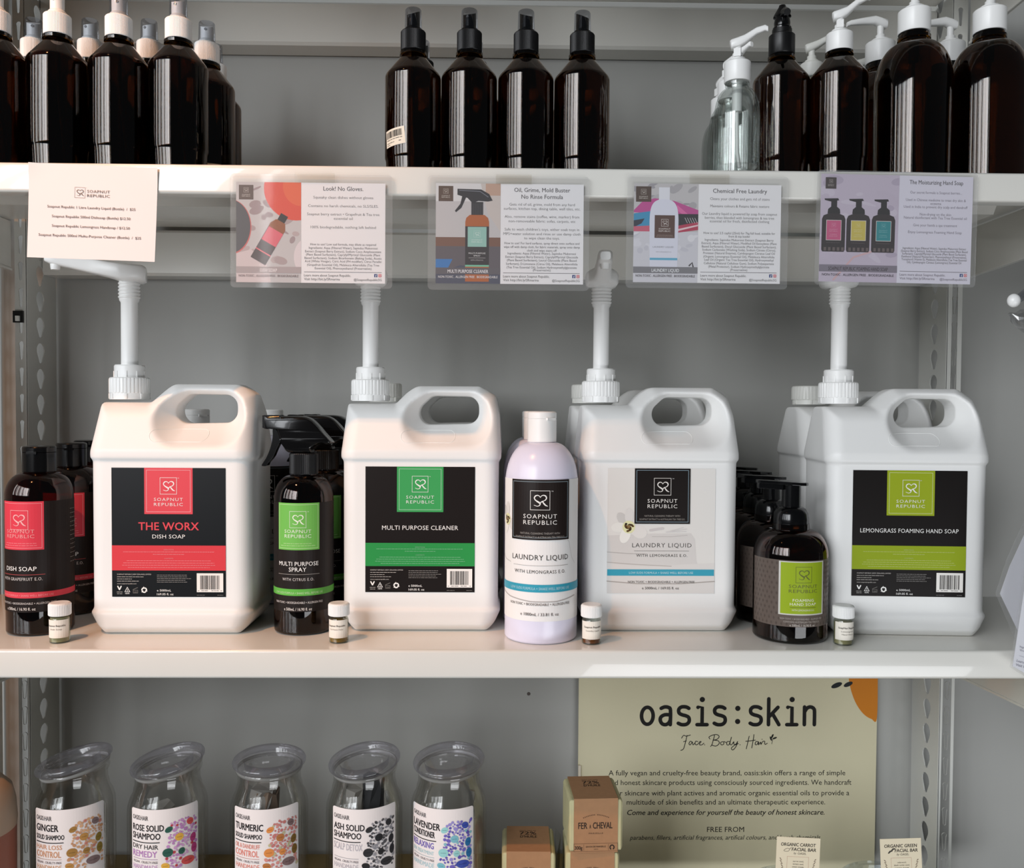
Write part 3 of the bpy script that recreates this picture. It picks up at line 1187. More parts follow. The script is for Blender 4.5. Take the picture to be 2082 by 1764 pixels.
def jug_pump(t, turn, m=None, spout=True):
    m = m or M_WPLAS
    T = Matrix.Translation((NX, NY, 0))
    # neck finish with tamper lugs
    nk = MB().lathe([(0, .283), (.0236, .283), (.0236, .2915), (0, .2915)], 64, 0, T)
    for k in range(8):
        a = 2 * PI * k / 8 + 0.2
        nk.box(.0225, .0247, -.0012, .0012, .284, .2905, 0, T @ Matrix.Rotation(a, 4, 'Z'))
    nk.build('neck_ring', m, t, smooth=30)
    c = ring_cap(t, 'pump_collar', .2905, .3105, .0243, m=m)
    up = MB().lathe([(0, .3095), (.0180, .3095), (.0182, .3245), (.0172, .3262), (.0105, .3262), (0, .3262)], 60, 0, T)
    for k in range(9):
        a = 2 * PI * k / 9
        up.box(.0176, .0188, -.0007, .0007, .3105, .3185, 0, T @ Matrix.Rotation(a, 4, 'Z'))
    up.build('upper_ring', m, c, smooth=30)
    sp = [(0, .325), (.0101, .325), (.0100, .404), (.0118, .407)]
    for k in range(5):
        z = .409 + k * .0042
        sp += [(.0118, z), (.0130, z + .0012), (.0130, z + .0022), (.0118, z + .0034)]
    sp += [(.0118, .4305), (0, .4305)]
    MB().lathe(sp, 40, 0, T).build('pump_shaft', m, t)
    R = T @ Matrix.Rotation(turn, 4, 'Z')
    secs = []
    for (d, w, zb, h) in ((-.020, .034, .4310, .0170), (-.016, .041, .4292, .0215), (.008, .0425, .4292, .0225), (.016, .0360, .4325, .0200), (.024, .0230, .4345, .0190),
                          (.050, .0195, .4395, .0180), (.080, .0180, .4455, .0165), (.089, .0170, .4475, .0150), (.0945, .0120, .4500, .0095)):
        ring = []
        for k in range(20):
            a = 2 * PI * k / 20
            q = 0.55
            x = math.copysign(abs(math.cos(a)) ** q, math.cos(a)) * w / 2
            z = math.copysign(abs(math.sin(a)) ** q, math.sin(a)) * h / 2
            ring.append(R @ Vector((x, -d, zb + h / 2 + z)))
        secs.append(ring)
    hd = MB().loft(secs).build('pump_head', m, t, smooth=45)
    MB().lathe([(0, .4405), (.0050, .4405), (.0054, .4425), (.0060, .4480), (.0060, .452), (0, .452)], 22, 0, R @ Matrix.Translation((0, -.083, 0))).build('nozzle', m, hd)


def jug_cap(t, m=None):
    T = Matrix.Translation((NX, NY, 0))
    nk = MB().lathe([(0, .283), (.0226, .283), (.0226, .2905), (0, .2905)], 56, 0, T)
    for k in range(6):
        nk.box(.022, .0240, -.0012, .0012, .284, .2895, 0, T @ Matrix.Rotation(2 * PI * k / 6 + .3, 4, 'Z'))
    nk.build('neck_ring', m or M_WPLAS, t, smooth=30)
    ring_cap(t, 'screw_cap', .2895, .3095, .0240, n=30, depth=0.0007, m=m)


WHT = (240, 238, 234)
DIM = (205, 200, 195)


def worx_label(t, s, cx, y0, dark, accent, accent2, title, sub, y_lab, sub_y, titlecap=0, seed=1):
    """label of a refill jug drawn in the photo's own pixel units; y_lab: (top, tab bottom, band top, band bottom, bottom), x from cx"""
    top, tb, b0, b1, bot = y_lab
    x0, x1, t0, t1 = cx
    a = Art(s, (x0 + x1) / 2, y0)
    X = (x0 + x1) / 2
    wd = x1 - x0
    a.rect(x0, top, x1, bot, dark, 0)
    a.rect(t0, top, t1, tb, accent, 1)
    a.frame(t0 + 4.2, top + 4.2, t1 - 4.2, tb - 4.2, 0.9, tuple(int(c + (250 - c) * .55) for c in accent), 2)
    m = (t0 + t1) / 2
    k = (t1 - t0) / 97.0
    a.logo(m - 17 * k, top + 19.5 * k, 34 * k, WHT, 3)
    a.text('TM', m + 20 * k, top + 21.5 * k, 1.6, WHT, 3.4, 'c')
    a.text('SOAPNUT', m, top + 67 * k, 6.3 * k, WHT, 58 * k, bold=-.006, space=1.2)
    a.text('REPUBLIC', m, top + 77 * k, 6.3 * k, WHT, 58 * k, bold=-.006, space=1.18)
    for s_, y, cap, w, col, bold in title:
        a.text(s_, X, y, cap, col, w, bold=bold, space=1.03)
    a.rect(x0, b0, x1, b1, accent2, 1)
    lt = tuple(int(c + (250 - c) * .45) for c in accent2)
    a.text('DIRECTIONS', X, b0 + 9.6, 2.2, lt, 20)
    a.text('CONTENTS', X, b0 + (b1 - b0) * .54, 2.2, lt, 18)
    random.seed(seed)
    f = (b1 - b0) / 51.0
    for y, q in ((13.5, .40), (18.5, .14), (31.5, .37), (36, .40), (40.5, .41), (45.2, .36)):
        a.print_line(X - wd * q, X + wd * q, b0 + y * f, 1.5, lt, 2)
    ly = b1 + 9
    lm = (196, 190, 184)
    a.text('SOAPNUT REPUBLIC (NEW ZEALAND) LIMITED', x0 + wd * .045, ly, 2.3, lm, wd * .30, 'l', bold=.01)
    for i, q in enumerate((.24, .13, .19)):
        a.print_line(x0 + wd * .045, x0 + wd * (.045 + q), ly + 4.4 * (i + 1), 1.7, lm, 2)
    a.text('www.soapnutrepublic.com', x0 + wd * .045, ly + 19, 2.2, lm, wd * .17, 'l', bold=.01)
    for i, q in enumerate((.27, .265, .30, .25, .265)):
        a.print_line(x0 + wd * .395, x0 + wd * (.395 + q), ly + 3.6 * i + .6, 1.6, (150, 146, 142), 2)
    # marks: vegan V, recycling triangle, open jar, recycling arrows
    iy = bot - 12.5
    ix = x0 + wd * .066
    a.stroke([(ix - 3.4, iy - 9), (ix - .2, iy - 2.6)], 2.4, WHT, 3)
    a.stroke([(ix + 3.4, iy - 9), (ix + .2, iy - 2.6)], 2.4, WHT, 3)
    a.print_line(ix - 5.5, ix + 6, iy + 3, 1.5, DIM, 2)
    a.print_line(ix - 5, ix + 5.5, iy + 6.5, 1.5, DIM, 2)
    ix = x0 + wd * .135
    a.stroke([(ix, iy - 7.4), (ix + 5, iy + 2.0), (ix - 5, iy + 2.0)], 1.8, WHT, 3, closed=True)
    a.text('2', ix, iy + 0.6, 4.4, WHT, 2.6)
    a.text('HDPE', ix, iy + 6.6, 2.4, WHT, 8.4, bold=.02)
    ix = x0 + wd * .206
    a.frame(ix - 5, iy - 1.5, ix + 5, iy + 5, .9, (112, 108, 104), 2)
    a.stroke([(ix - 5, iy - 2.4), (ix + 4.5, iy - 6.6)], 1.2, (112, 108, 104), 2)
    a.text('12M', ix, iy + 3.8, 2.4, (140, 136, 132), 5.6)
    ix = x0 + wd * .283
    for r_ in range(3):
        c0 = 60 + 120 * r_
        pts = []
        for k_ in range(6):
            an = math.radians(c0 + 78 * k_ / 5)
            pts.append((ix + 4.6 * math.cos(an), iy - 1.6 + 4.6 * math.sin(an)))
        a.stroke(pts, 2.6, WHT, 3)
        an = math.radians(c0 + 78)
        a.poly([(ix + (4.6 + q) * math.cos(an + e), iy - 1.6 + (4.6 + q) * math.sin(an + e)) for q, e in ((-3.0, 0), (3.0, 0), (0, .55))], WHT, 3)
    a.text('e 5000mL', x0 + wd * .395, bot - 11.3, 4.2, WHT, wd * .125, 'l', bold=.006)
    a.text('169.05 fl. oz', x0 + wd * .395, bot - 3.6, 4.2, WHT, wd * .145, 'l', bold=.006)
    bx0, bx1, by0, by1 = x0 + wd * .745, x1 - wd * .022, b1 + (bot - b1) * .10, b1 + (bot - b1) * .815
    a.rect(bx0, by0, bx1, by1, (240, 236, 230), 2)
    a.barcode(bx0 + 7, by0 + 4.5, bx1 - 7, by1 - 5.5, (46, 40, 40), 3, seed=seed + 5)
    for i, (q0, q1) in enumerate(((.05, .09), (.17, .46), (.55, .84), (.90, .95))):
        a.print_line(bx0 + (bx1 - bx0) * q0, bx0 + (bx1 - bx0) * q1, by1 - 2.4, 1.9, (60, 54, 54), 3)
    a.print_line(bx0, bx0 + 16, bot - 3.6, 1.3, (150, 146, 142), 2)
    a.print_line(bx1 - 12, bx1, bot - 3.6, 1.3, (150, 146, 142), 2)
    a.build('front_label', t, on_plane(-0.0574), rough=0.38)


def jug_place(px, yf, dy=0.06):
    """base centre of a jug whose front face stands at depth yf with its middle at photo column px"""
    return (W(px, 1050, yf).x, yf + dy, 0.0003), (1.0 + yf) / FPX, PROJ((W(px, 1050, yf).x, yf, 0))[1]


CORAL, BLK, DBR = (220, 74, 84), (15, 17, 20), (24, 18, 16)
L1, s1, y1 = jug_place(341.5, .062)
j1 = make_jug('refill_jug', 'white refill jug of coral-labelled dish soap, spout reaching under the price list', L1)
jug_pump(j1, math.radians(-72), M_WPLAS)
worx_label(j1, s1, (227, 457, 293, 390.5), y1, BLK, CORAL, (214, 62, 70),
           [('THE WORX', 1077.5, 15.5, 122, CORAL, .022), ('DISH SOAP', 1094.5, 7.8, 66, WHT, -.004)], None, (951, 1045, 1109, 1160, 1214), 0, seed=1)
L2, s2, y2 = jug_place(854, .078)
j2 = make_jug('refill_jug', 'white refill jug of multi purpose cleaner with a green label', L2)
jug_pump(j2, math.radians(8), M_WPLAS)
GRN = (62, 158, 88)
worx_label(j2, s2, (740, 963, 804, 898.5), y2, DBR, GRN, (44, 144, 72),
           [('MULTI PURPOSE CLEANER', 1076, 8.6, 155, WHT, -.002)], None, (947, 1039.5, 1103, 1150.5, 1204), 0, seed=2)
L4, s4, y4 = jug_place(1857, .058)
j4 = make_jug('refill_jug', 'white refill jug of foaming hand soap with a lime label', L4, math.radians(-3.5))
jug_pump(j4, math.radians(12), M_WPLAS)
LIM = (152, 168, 36)
worx_label(j4, s4, (1744, 1975, 1813, 1909.5), y4, (22, 18, 17), LIM, (146, 164, 30),
           [('LEMONGRASS FOAMING HAND SOAP', 1080, 8.4, 199, WHT, -.002)], None, (951.5, 1044.5, 1107, 1156.5, 1212), 0, seed=4)

L3, s3, y3 = jug_place(1345, .078)
j3 = make_jug('refill_jug', 'white refill jug of laundry liquid, its label pale with a flower and black square', L3)
jug_pump(j3, math.radians(-4), M_WPLAS)


def sr_square(a, x0, y0, x1, y1, col, line, txt, L=1, small=None, inset=.028, k=None):
    """square brand panel with double border, monogram and name"""
    w = x1 - x0
    a.rect(x0, y0, x1, y1, col, L)
    a.frame(x0 + w * inset, y0 + w * inset, x1 - w * inset, y1 - w * inset, w * .011, line, L + 1)
    m = (x0 + x1) / 2
    a.logo(m - w * .155, y0 + w * .172, w * .31, txt, L + 2)
    a.text('TM', m + w * .19, y0 + w * .19, w * .015, txt, w * .032, L=L + 2)
    a.text('SOAPNUT', m, y0 + w * .615, w * .066, txt, w * .535, bold=-.002, space=1.2, L=L + 2)
    a.text('REPUBLIC', m, y0 + w * .712, w * .066, txt, w * .535, bold=-.002, space=1.18, L=L + 2)
    if small:
        a.text('NATURAL CLEANSING THERAPY WITH', m, y0 + w * .868, w * .030, small, w * .64, L=L + 2)
        a.text('SOAPNUT EXTRACT & AUSTRALIAN TEA TREE E.O.', m, y0 + w * .928, w * .030, small, w * .82, L=L + 2)


def flower(a, cx, cy, r, L=2):
    for ang, ln, wd, col in ((-128, 1.9, .95, (205, 202, 198)), (-88, 2.2, .85, (221, 218, 214)), (178, 1.9, .95, (232, 230, 224)), (112, 1.8, 1.0, (238, 236, 230)), (24, 2.3, 1.25, (226, 222, 217))):
        an = math.radians(ang)
        a.ell(cx + math.cos(an) * r * ln, cy + math.sin(an) * r * ln, r * 1.55, r * wd, col, L, rot=ang)
    a.ell(cx, cy, r * 1.25, r * 1.25, (226, 224, 176), L + 1)
    for i in range(26):
        an = i * 2.4
        q = r * (0.2 + 0.72 * (i % 7) / 7)
        a.ell(cx + q * math.cos(an), cy + q * math.sin(an), r * .26, r * .20, ((62, 42, 22), (96, 66, 30), (40, 28, 18))[i % 3], L + 2, n=7)
    a.ell(cx, cy - r * .12, r * .30, r * .34, (140, 112, 70), L + 3, n=9)


a = Art(s3, 1358, y3)
PALE = (226, 223, 218)
a.rect(1248, 949, 1469, 1206, PALE, 0)
for pts, col in (([(1248, 1087), (1340, 1083), (1420, 1082), (1428, 1094), (1432, 1140), (1440, 1158), (1469, 1150), (1469, 1160), (1248, 1144)], (214, 210, 206)),
                 ([(1248, 1144), (1330, 1150), (1469, 1143), (1469, 1180), (1350, 1188), (1248, 1181)], (220, 216, 212)),
                 ([(1248, 1181), (1350, 1188), (1469, 1182), (1469, 1206), (1248, 1206)], (216, 212, 208))):
    a.poly(pts, col, 1)
a.stroke([(1248, 1121), (1290, 1124), (1330, 1125)], 1.3, (178, 172, 168), 2)
a.stroke([(1248, 1142), (1300, 1146), (1380, 1150)], 1.4, (186, 178, 172), 2)
a.stroke([(1248, 1181), (1310, 1186), (1400, 1186), (1469, 1181)], 2.0, (170, 162, 156), 2)
a.stroke([(1340, 1089), (1380, 1089), (1412, 1086)], 1.3, (196, 190, 186), 2)
a.stroke([(1336, 1076), (1362, 1072)], 5, (206, 200, 198), 2)
for q in ((1404, 1070), (1411, 1073), (1410, 1078)):
    a.stroke([(1368, 1080), q], 1.4, (212, 208, 206), 2)
flower(a, 1291.5, 1069.5, 10.5, 2)
sr_square(a, 1303, 949, 1417, 1062.5, (24, 18, 16), (120, 138, 148), (232, 228, 222), 7, (150, 144, 138))
DTX = (70, 66, 62)
a.text('LAUNDRY LIQUID', 1360, 1111, 8.6, DTX, 122, space=1.12, bold=-.006)
a.rect(1303, 1118, 1416, 1118.8, (140, 134, 130), 3)
a.text('WITH LEMONGRASS E.O.', 1360, 1130.5, 5.4, DTX, 105, space=1.16, bold=.004)
TEAL = (56, 158, 182)
a.rect(1248, 1156.5, 1468, 1169.5, TEAL, 3)
a.text('LOW SUDS FORMULA + SHAKE WELL BEFORE USE', 1359, 1165.5, 4.2, (190, 222, 228), 132, L=4, bold=.008)
a.text('NON TOXIC + BIODEGRADABLE + ALLERGEN FREE', 1359.5, 1184.3, 4.2, (92, 86, 82), 137, L=4, bold=.004)
a.text('e 5000mL / 169.05 fl. oz', 1358, 1197.5, 5.0, (84, 78, 74), 76, L=4, bold=.004)
a.build('front_label', j3, on_plane(-0.0574), rough=0.38)

# capped jugs standing behind
G6 = 'capped refill jugs of the second row'
jb = make_jug('refill_jug', 'plain capped white jug standing behind the green-labelled jug', (0, 0, 0), 0.0, G6)
jug_cap(jb, M_WPLAS2)
ca, cb, cc = W(881, 790, .272).x, W(1293, 790, .272).x, W(1740, 790, .272).x
jb.location = (ca, .272, .0003)
dup(jb, (cb, .272, .0003), 0.0, 'plain capped white jug standing behind the flower-labelled laundry jug', G6)
dup(jb, (cc, .272, .0003), 0.03, 'plain capped white jug standing behind the lime-labelled jug', G6)


# ------------------------------------------------------------------ bottles of the middle shelf
def mid(px, Y, py=1150):
    return (W(px, py, Y).x, Y, 0.0003)


def pet_profile(R, hs, hn, rn, hl):
    p = [(0, 0.002), (R - 0.008, 0.001), (R - 0.004, 0.0)] + arc(R - 0.004, 0.004, 0.004, -70, 0, 4) + [(R, hs)]
    for i in range(1, 10):
        an = math.radians(90 * i / 10)
        p.append((rn + (R - rn) * math.cos(an), hs + (hn - hs) * math.sin(an)))
    p += [(rn, hn), (rn, hl)]
    return p


def wrap(a, x0, x1, y0, y1, col, L=0):
    a.rect(x0, y0, x1, y1, col, L)


def flip_cap(parent, z0, z1, r, m, name='flip_cap', turn=0.0):
    zm = z0 + (z1 - z0) * .76
    c = MB().lathe([(0, z0), (r - .0006, z0), (r, z0 + .0008), (r, zm - .0003), (r - .0007, zm), (r, zm + .0004), (r, z1 - .002), (r - .001, z1 - .0006), (r - .004, z1), (0, z1)], 64)
    c.box(-.006, .006, -r - .0012, -r + .003, zm - .0018, zm + .0012, 0, Matrix.Rotation(turn, 4, 'Z'))
    return c.build(name, m, parent, smooth=32)


BRW = (30, 23, 21)
PINK = (218, 62, 78)


def pp(parent_R, s, cx, cy):
    return None


# dish soap
RD = 0.0378
ds = thing('soap_bottle', 'x', 'bottle')
MB().lathe(shell(pet_profile(RD, .166, .1935, .0165, .1975), .0012, .003), 80).build('bottle_body', M_AMBPET, ds)
MB().lathe([(0, .004), (RD - .0022, .004), (RD - .0022, .150), (0, .150)], 48).build('soap_filling', mat('dark_brown_soap', (30, 14, 8), 0.3), ds)
flip_cap(ds, .194, .2255, .0190, M_BPLAS, turn=math.radians(10))
k = 1000 * 1.09 / 1800     # mm per photo pixel at the bottle


def dish_label():
    a = Art(.001, 0, 0, step=.0035)
    H = 102                       # label zone: y down in mm from its upper edge at z = .166

    a.rect(-60, 0, 118, 132, BRW, 0)
    a.rect(-28, 0, 28, 57.5, PINK, 1)
    a.frame(-26, 2, 26, 55.5, .5, (240, 150, 158), 2)
    a.logo(-11.5, 10.5, 23, (240, 178, 178), 3)
    a.text('SOAPNUT', 0, 37.6, 4.2, (240, 160, 160), 36, space=1.12, bold=.006)
    a.text('REPUBLIC', 0, 43.4, 4.2, (240, 160, 160), 36, space=1.1, bold=.006)
    a.print_line(-20, 20, 50, 1.1, (238, 140, 146), 2)
    a.print_line(-22, 22, 52.6, 1.1, (238, 140, 146), 2)
    a.text('DISH SOAP', 0, 82.5, 5.0, WHT, 40, space=1.04, bold=.008)
    a.rect(-29, 86.8, 29, 87.3, (190, 84, 84), 2)
    a.text('WITH GRAPEFRUIT E.O.', 0, 94, 3.6, (206, 200, 196), 52, space=1.12, bold=.004)
    a.rect(-60, 108, 118, 115, (214, 66, 80), 1)
    a.text('LOW SUDS FORMULA + SHAKE WELL BEFORE USE', 3, 113, 2.3, (240, 150, 156), 70, L=2)
    a.text('NON TOXIC + BIODEGRADABLE + ALLERGEN FREE', 6, 122.5, 2.4, (206, 200, 196), 70)
    a.text('e 500mL / 16.90 fl. oz', 0, 129.6, 3.4, (226, 220, 214), 37, bold=.006)
    random.seed(5)
    for i in range(13):
        a.print_line(62, 100, 12 + 5.4 * i, 1.4, (120, 112, 106), 2)
    return a


al = dish_label()
al.parts = [([(x, y + .161) for x, y in p], f, c, L) for p, f, c, L in al.parts]
al.build('wrap_label', ds, on_cyl(RD), rough=.4)
G7 = 'dish soap bottles in their file'
ds.location, ds.rotation_euler = mid(82, .092), (0, 0, math.radians(-9))
tag(ds, 'amber dish soap bottle with coral square label, in front of its two companions', 'bottle', G7)
dup(ds, mid(146, .196, 1000), math.radians(6), 'amber dish soap bottle in the middle of its file, half hidden by the coral jug', G7)
dup(ds, mid(180, .292, 1000), math.radians(6), 'amber dish soap bottle at the back of its file, cap top just showing', G7)

# trigger sprays
RS = 0.0360
ts = thing('trigger_spray_bottle', 'x', 'bottle')
MB().lathe(shell(pet_profile(RS, .162, .1915, .0150, .1955), .0012, .003), 80).build('bottle_body', M_AMBPET, ts)
MB().lathe([(0, .004), (RS - .0022, .004), (RS - .0022, .152), (0, .152)], 48).build('cleaner_filling', mat('dark_brown_cleaner', (34, 17, 9), 0.3), ts)
pr, n_, rb = ribbed(.0176, .1925, .2185, 96, .0007)
MB().lathe(pr, n_, 0, None, rb).build('collar', M_BRIB, ts, smooth=16)
MB().tube([(0, 0, .192), (.003, 0, .10), (.012, 0, .008)], .0026, 10).build('dip_tube', M_DIP, ts)
U = 1.10 / 1800 / 6.786


def zc(pts):
    return [((x - 800) * U, .2185 - (y - 685) * U) for x, y in pts]


head = zc(spline([(262, 182), (300, 178), (480, 166), (500, 180), (640, 180), (800, 186), (900, 215), (1000, 300), (1090, 405), (1175, 500), (1205, 545), (1150, 568), (1105, 552), (1040, 556), (960, 600),
                  (915, 640), (905, 688), (700, 688), (600, 670), (545, 600), (495, 515), (470, 440), (440, 360), (400, 352), (300, 345), (264, 338)], 4, True))[::-1]
secs = []


def trig_head():
    """rounded head: outline offset inwards towards both cheeks"""
    c = (sum(p[0] for p in head) / len(head), sum(p[1] for p in head) / len(head))
    rings = []
    for y, f in ((-.0150, .70), (-.0142, .86), (-.0115, .965), (-.006, 1.0), (.006, 1.0), (.0115, .965), (.0142, .86), (.0150, .70)):
        ring = []
        for u, v in head:
            # the nozzle and the neck are narrower than the hood
            ww = 0.62 if u < -.028 else 1.0
            ring.append((u * (1 - (1 - f) * .35), y * ww, c[1] + (v - c[1]) * (1 - (1 - f) * .55)))
        rings.append(ring)
    return rings


hm = MB()
R_ = trig_head()
nh = len(head)
vs = [p for r in R_ for p in r]
fs = []
for i in range(len(R_) - 1):
    for q in range(nh):
        q2 = (q + 1) % nh
        fs.append((i * nh + q, i * nh + q2, (i + 1) * nh + q2, (i + 1) * nh + q))
tri = geometry.tessellate_polygon([[Vector((u, v, 0)) for u, v in head]])
for t3 in tri:
    fs.append(tuple(t3))
    fs.append(tuple(i + (len(R_) - 1) * nh for i in t3))
hm.add(vs, fs)
th = hm.build('trigger_head', M_BPLAS, ts, smooth=42)
nz = MB().prism(zc([(258, 176), (300, 170), (395, 172), (395, 352), (300, 350), (258, 344)])[::-1], lambda u, v, d: (u, d, v), -.0085, .0085)
nz.build('nozzle', M_BPLAS, ts, smooth=0, bevel=.0012)
tr = zc(spline([(398, 350), (480, 420), (500, 500), (440, 640), (395, 740), (330, 820), (310, 862), (262, 866), (244, 850), (300, 760), (345, 660), (375, 560), (392, 460)], 4, True))[::-1]
MB().prism(tr, lambda u, v, d: (u, d, v), -.0065, .0065).build('trigger', M_BPLAS, ts, smooth=0, bevel=.001)


def spray_label():
    a = Art(.001, 0, 160, step=.0035)
    LG = (112, 184, 84)
    a.rect(-62, 0, 118, 131, (32, 26, 24), 0)
    a.rect(-26.5, 0, 26.5, 56.5, LG, 1)
    a.frame(-24.8, 1.8, 24.8, 54.7, .45, (196, 226, 170), 2)
    a.logo(-9.6, 9.8, 20, (232, 240, 220), 3)
    a.text('TM', 12.4, 11, 1.0, (232, 240, 220), 2)
    a.text('SOAPNUT', 0, 36, 4.0, (226, 238, 214), 32.5, space=1.12, bold=.006)
    a.text('REPUBLIC', 0, 41.8, 4.0, (226, 238, 214), 32.5, space=1.1, bold=.006)
    a.print_line(-18, 18, 49, 1.0, (190, 222, 160), 2)
    a.print_line(-22, 22, 51.6, 1.0, (190, 222, 160), 2)
    a.text('MULTI PURPOSE', 0, 75.5, 4.9, WHT, 50, space=1.05, bold=.008)
    a.text('SPRAY', 0, 82.3, 4.9, WHT, 21, space=1.05, bold=.008)
    a.rect(-26.5, 85.6, 26.5, 86.0, (170, 164, 158), 2)
    a.text('WITH CITRUS E.O.', 0, 93.5, 3.3, (206, 200, 196), 39, space=1.14, bold=.004)
    a.rect(-62, 103.5, 118, 111.5, (96, 176, 72), 1)
    a.text('LOW SUDS FORMULA + SHAKE WELL BEFORE USE', 0, 109.5, 2.5, (196, 226, 176), 62, L=2)
    a.text('NON TOXIC + BIODEGRADABLE + ALLERGEN FREE', 0, 121, 2.5, (216, 210, 206), 62, bold=.004)
    a.text('e 500mL / 16.90 fl. oz', 0, 129.4, 3.4, (230, 224, 218), 34, bold=.008)
    return a


spray_label().build('wrap_label', ts, on_cyl(RS), rough=.4)
G8 = 'trigger sprays in their file'
ts.location, ts.rotation_euler = mid(618, .096), (0, 0, math.radians(0))
tag(ts, 'amber trigger spray bottle with green square label, front of its file', 'bottle', G8)
dup(ts, mid(662, .188, 1000), math.radians(2), 'black trigger spray directly behind the front one of its file', G8)
dup(ts, mid(686, .284, 1000), math.radians(0), 'black trigger spray at the back of its file, against the green-labelled jug', G8)

# laundry liquid bottles
RL = 0.0436
lb = thing('laundry_bottle', 'x', 'bottle')
MB().lathe(pet_profile(RL, .186, .2345, .0150, .242)[:-1] + [(.0150, .242), (0, .242)], 88).build('bottle_body', M_LAVEN, lb)
flip_cap(lb, .2345, .2715, .0174, M_WPLAS, turn=math.radians(40))


def laundry_label():
    a = Art(.001, 0, 192.5, step=.0035)
    PW = (240, 238, 236)
    a.rect(-66, 0, 66, 165, PW, 0)
    for pts in ([(-60, 103), (-30, 106), (10, 107), (60, 100), (60, 104), (10, 112), (-30, 111), (-60, 108)], [(-60, 137), (-20, 143), (20, 143), (60, 138), (60, 148), (-60, 148)]):
        for i in range(len(pts) // 2 - 1):
            a.poly([pts[i], pts[i + 1], pts[-2 - i], pts[-1 - i]], (226, 223, 221), 1)
    a.stroke([(-60, 92), (-52, 96), (-40, 98)], .9, (196, 192, 190), 2)
    a.stroke([(-62, 134), (-40, 139), (-10, 142), (20, 142), (50, 138)], 1.2, (178, 172, 168), 2)
    a.stroke([(-24, 68.5), (10, 70), (32, 67)], .7, (206, 202, 200), 2)
    a.stroke([(32, 66), (38, 74), (43, 92), (50, 100)], .7, (214, 210, 208), 2)
    flower(a, -47.5, 48.5, 5.6, 2)
    sr_square(a, -36.5, 0, 36.5, 70, (34, 27, 25), (120, 132, 138), (240, 238, 234), 7, (160, 154, 148))
    a.text('LAUNDRY LIQUID', 0, 93.5, 6.0, DTX, 72, space=1.08, bold=.004)
    a.rect(-34, 99.8, 36, 100.2, (150, 146, 142), 3)
    a.text('WITH LEMONGRASS E.O.', 0, 109, 3.8, DTX, 64, space=1.16, bold=.004)
    a.rect(-66, 122, 66, 131, TEAL, 3)
    a.text('LOW SUDS FORMULA + SHAKE WELL BEFORE USE', 0, 128.2, 3.0, (176, 216, 226), 76, L=4, bold=.008)
    a.text('NON TOXIC + BIODEGRADABLE + ALLERGEN FREE', 0, 146.5, 2.9, (96, 90, 88), 78, L=4, bold=.004)
    a.text('e 1000mL / 33.81 fl. oz', 0, 158.5, 3.5, (84, 78, 76), 46, L=4, bold=.006)
    return a


laundry_label().build('wrap_label', lb, on_cyl(RL), rough=.36)
G9 = 'laundry liquid bottles'
lb.location, lb.rotation_euler = mid(1100, .064), (0, 0, math.radians(-5))
tag(lb, 'white laundry liquid bottle with black square label on the shelf edge', 'bottle', G9)
dup(lb, mid(1091, .157, 1000), 0.3, 'white laundry bottle second in file, cap showing behind the front one', G9)
dup(lb, mid(1086, .250, 1000), 0.2, 'white laundry bottle last in its file, between two jugs', G9)
dup(lb, mid(551, .275, 1000), math.radians(6), 'laundry bottle in deep shade behind the front trigger spray', G9)
dup(lb, mid(401, .262, 1000), 0.1, 'laundry bottle whose cap shows through the coral jug handle', G9)

# foaming hand soap
RH = 0.0438
hs = thing('hand_soap_bottle', 'x', 'bottle')
MB().lathe(shell(pet_profile(RH, .100, .131, .0215, .138), .0014, .003), 88).build('bottle_body', M_AMBPET, hs)
MB().lathe([(0, .004), (RH - .0026, .004), (RH - .0026, .098), (0, .098)], 48).build('soap_filling', mat('dark_brown_soap', (30, 14, 8), 0.3), hs)
MB().lathe([(0, .128), (.0205, .128), (.0209, .129), (.0209, .143), (.0200, .150), (.0172, .1555), (.0130, .158), (0, .158)], 72).build('collar', M_BPLAS, hs)
MB().lathe([(0, .157), (.0112, .157), (.0110, .184), (0, .184)], 44).build('pump_stem', M_BPLAS, hs)
pl = MB()
top = [(-.042, -.0055), (-.040, -.0066), (-.018, -.0092), (-.004, -.0140), (.006, -.0150), (.014, -.0125), (.0185, -.006), (.0192, 0), (.0185, .006), (.014, .0125), (.006, .0150), (-.004, .0140), (-.018, .0092), (-.040, .0066), (-.042, .0055)]


def slope(u, v, d):
    return (u, v, .1845 + d + (-u - .0) * .05)


pl.prism(top, slope, 0.0, .0036)
pl.prism([(-.041, -.0045), (-.012, -.0065), (-.008, 0), (-.012, .0065), (-.041, .0045)], slope, -.0065, .0002)
pl.build('pump_head', M_BPLAS, hs, smooth=0, bevel=.0008)


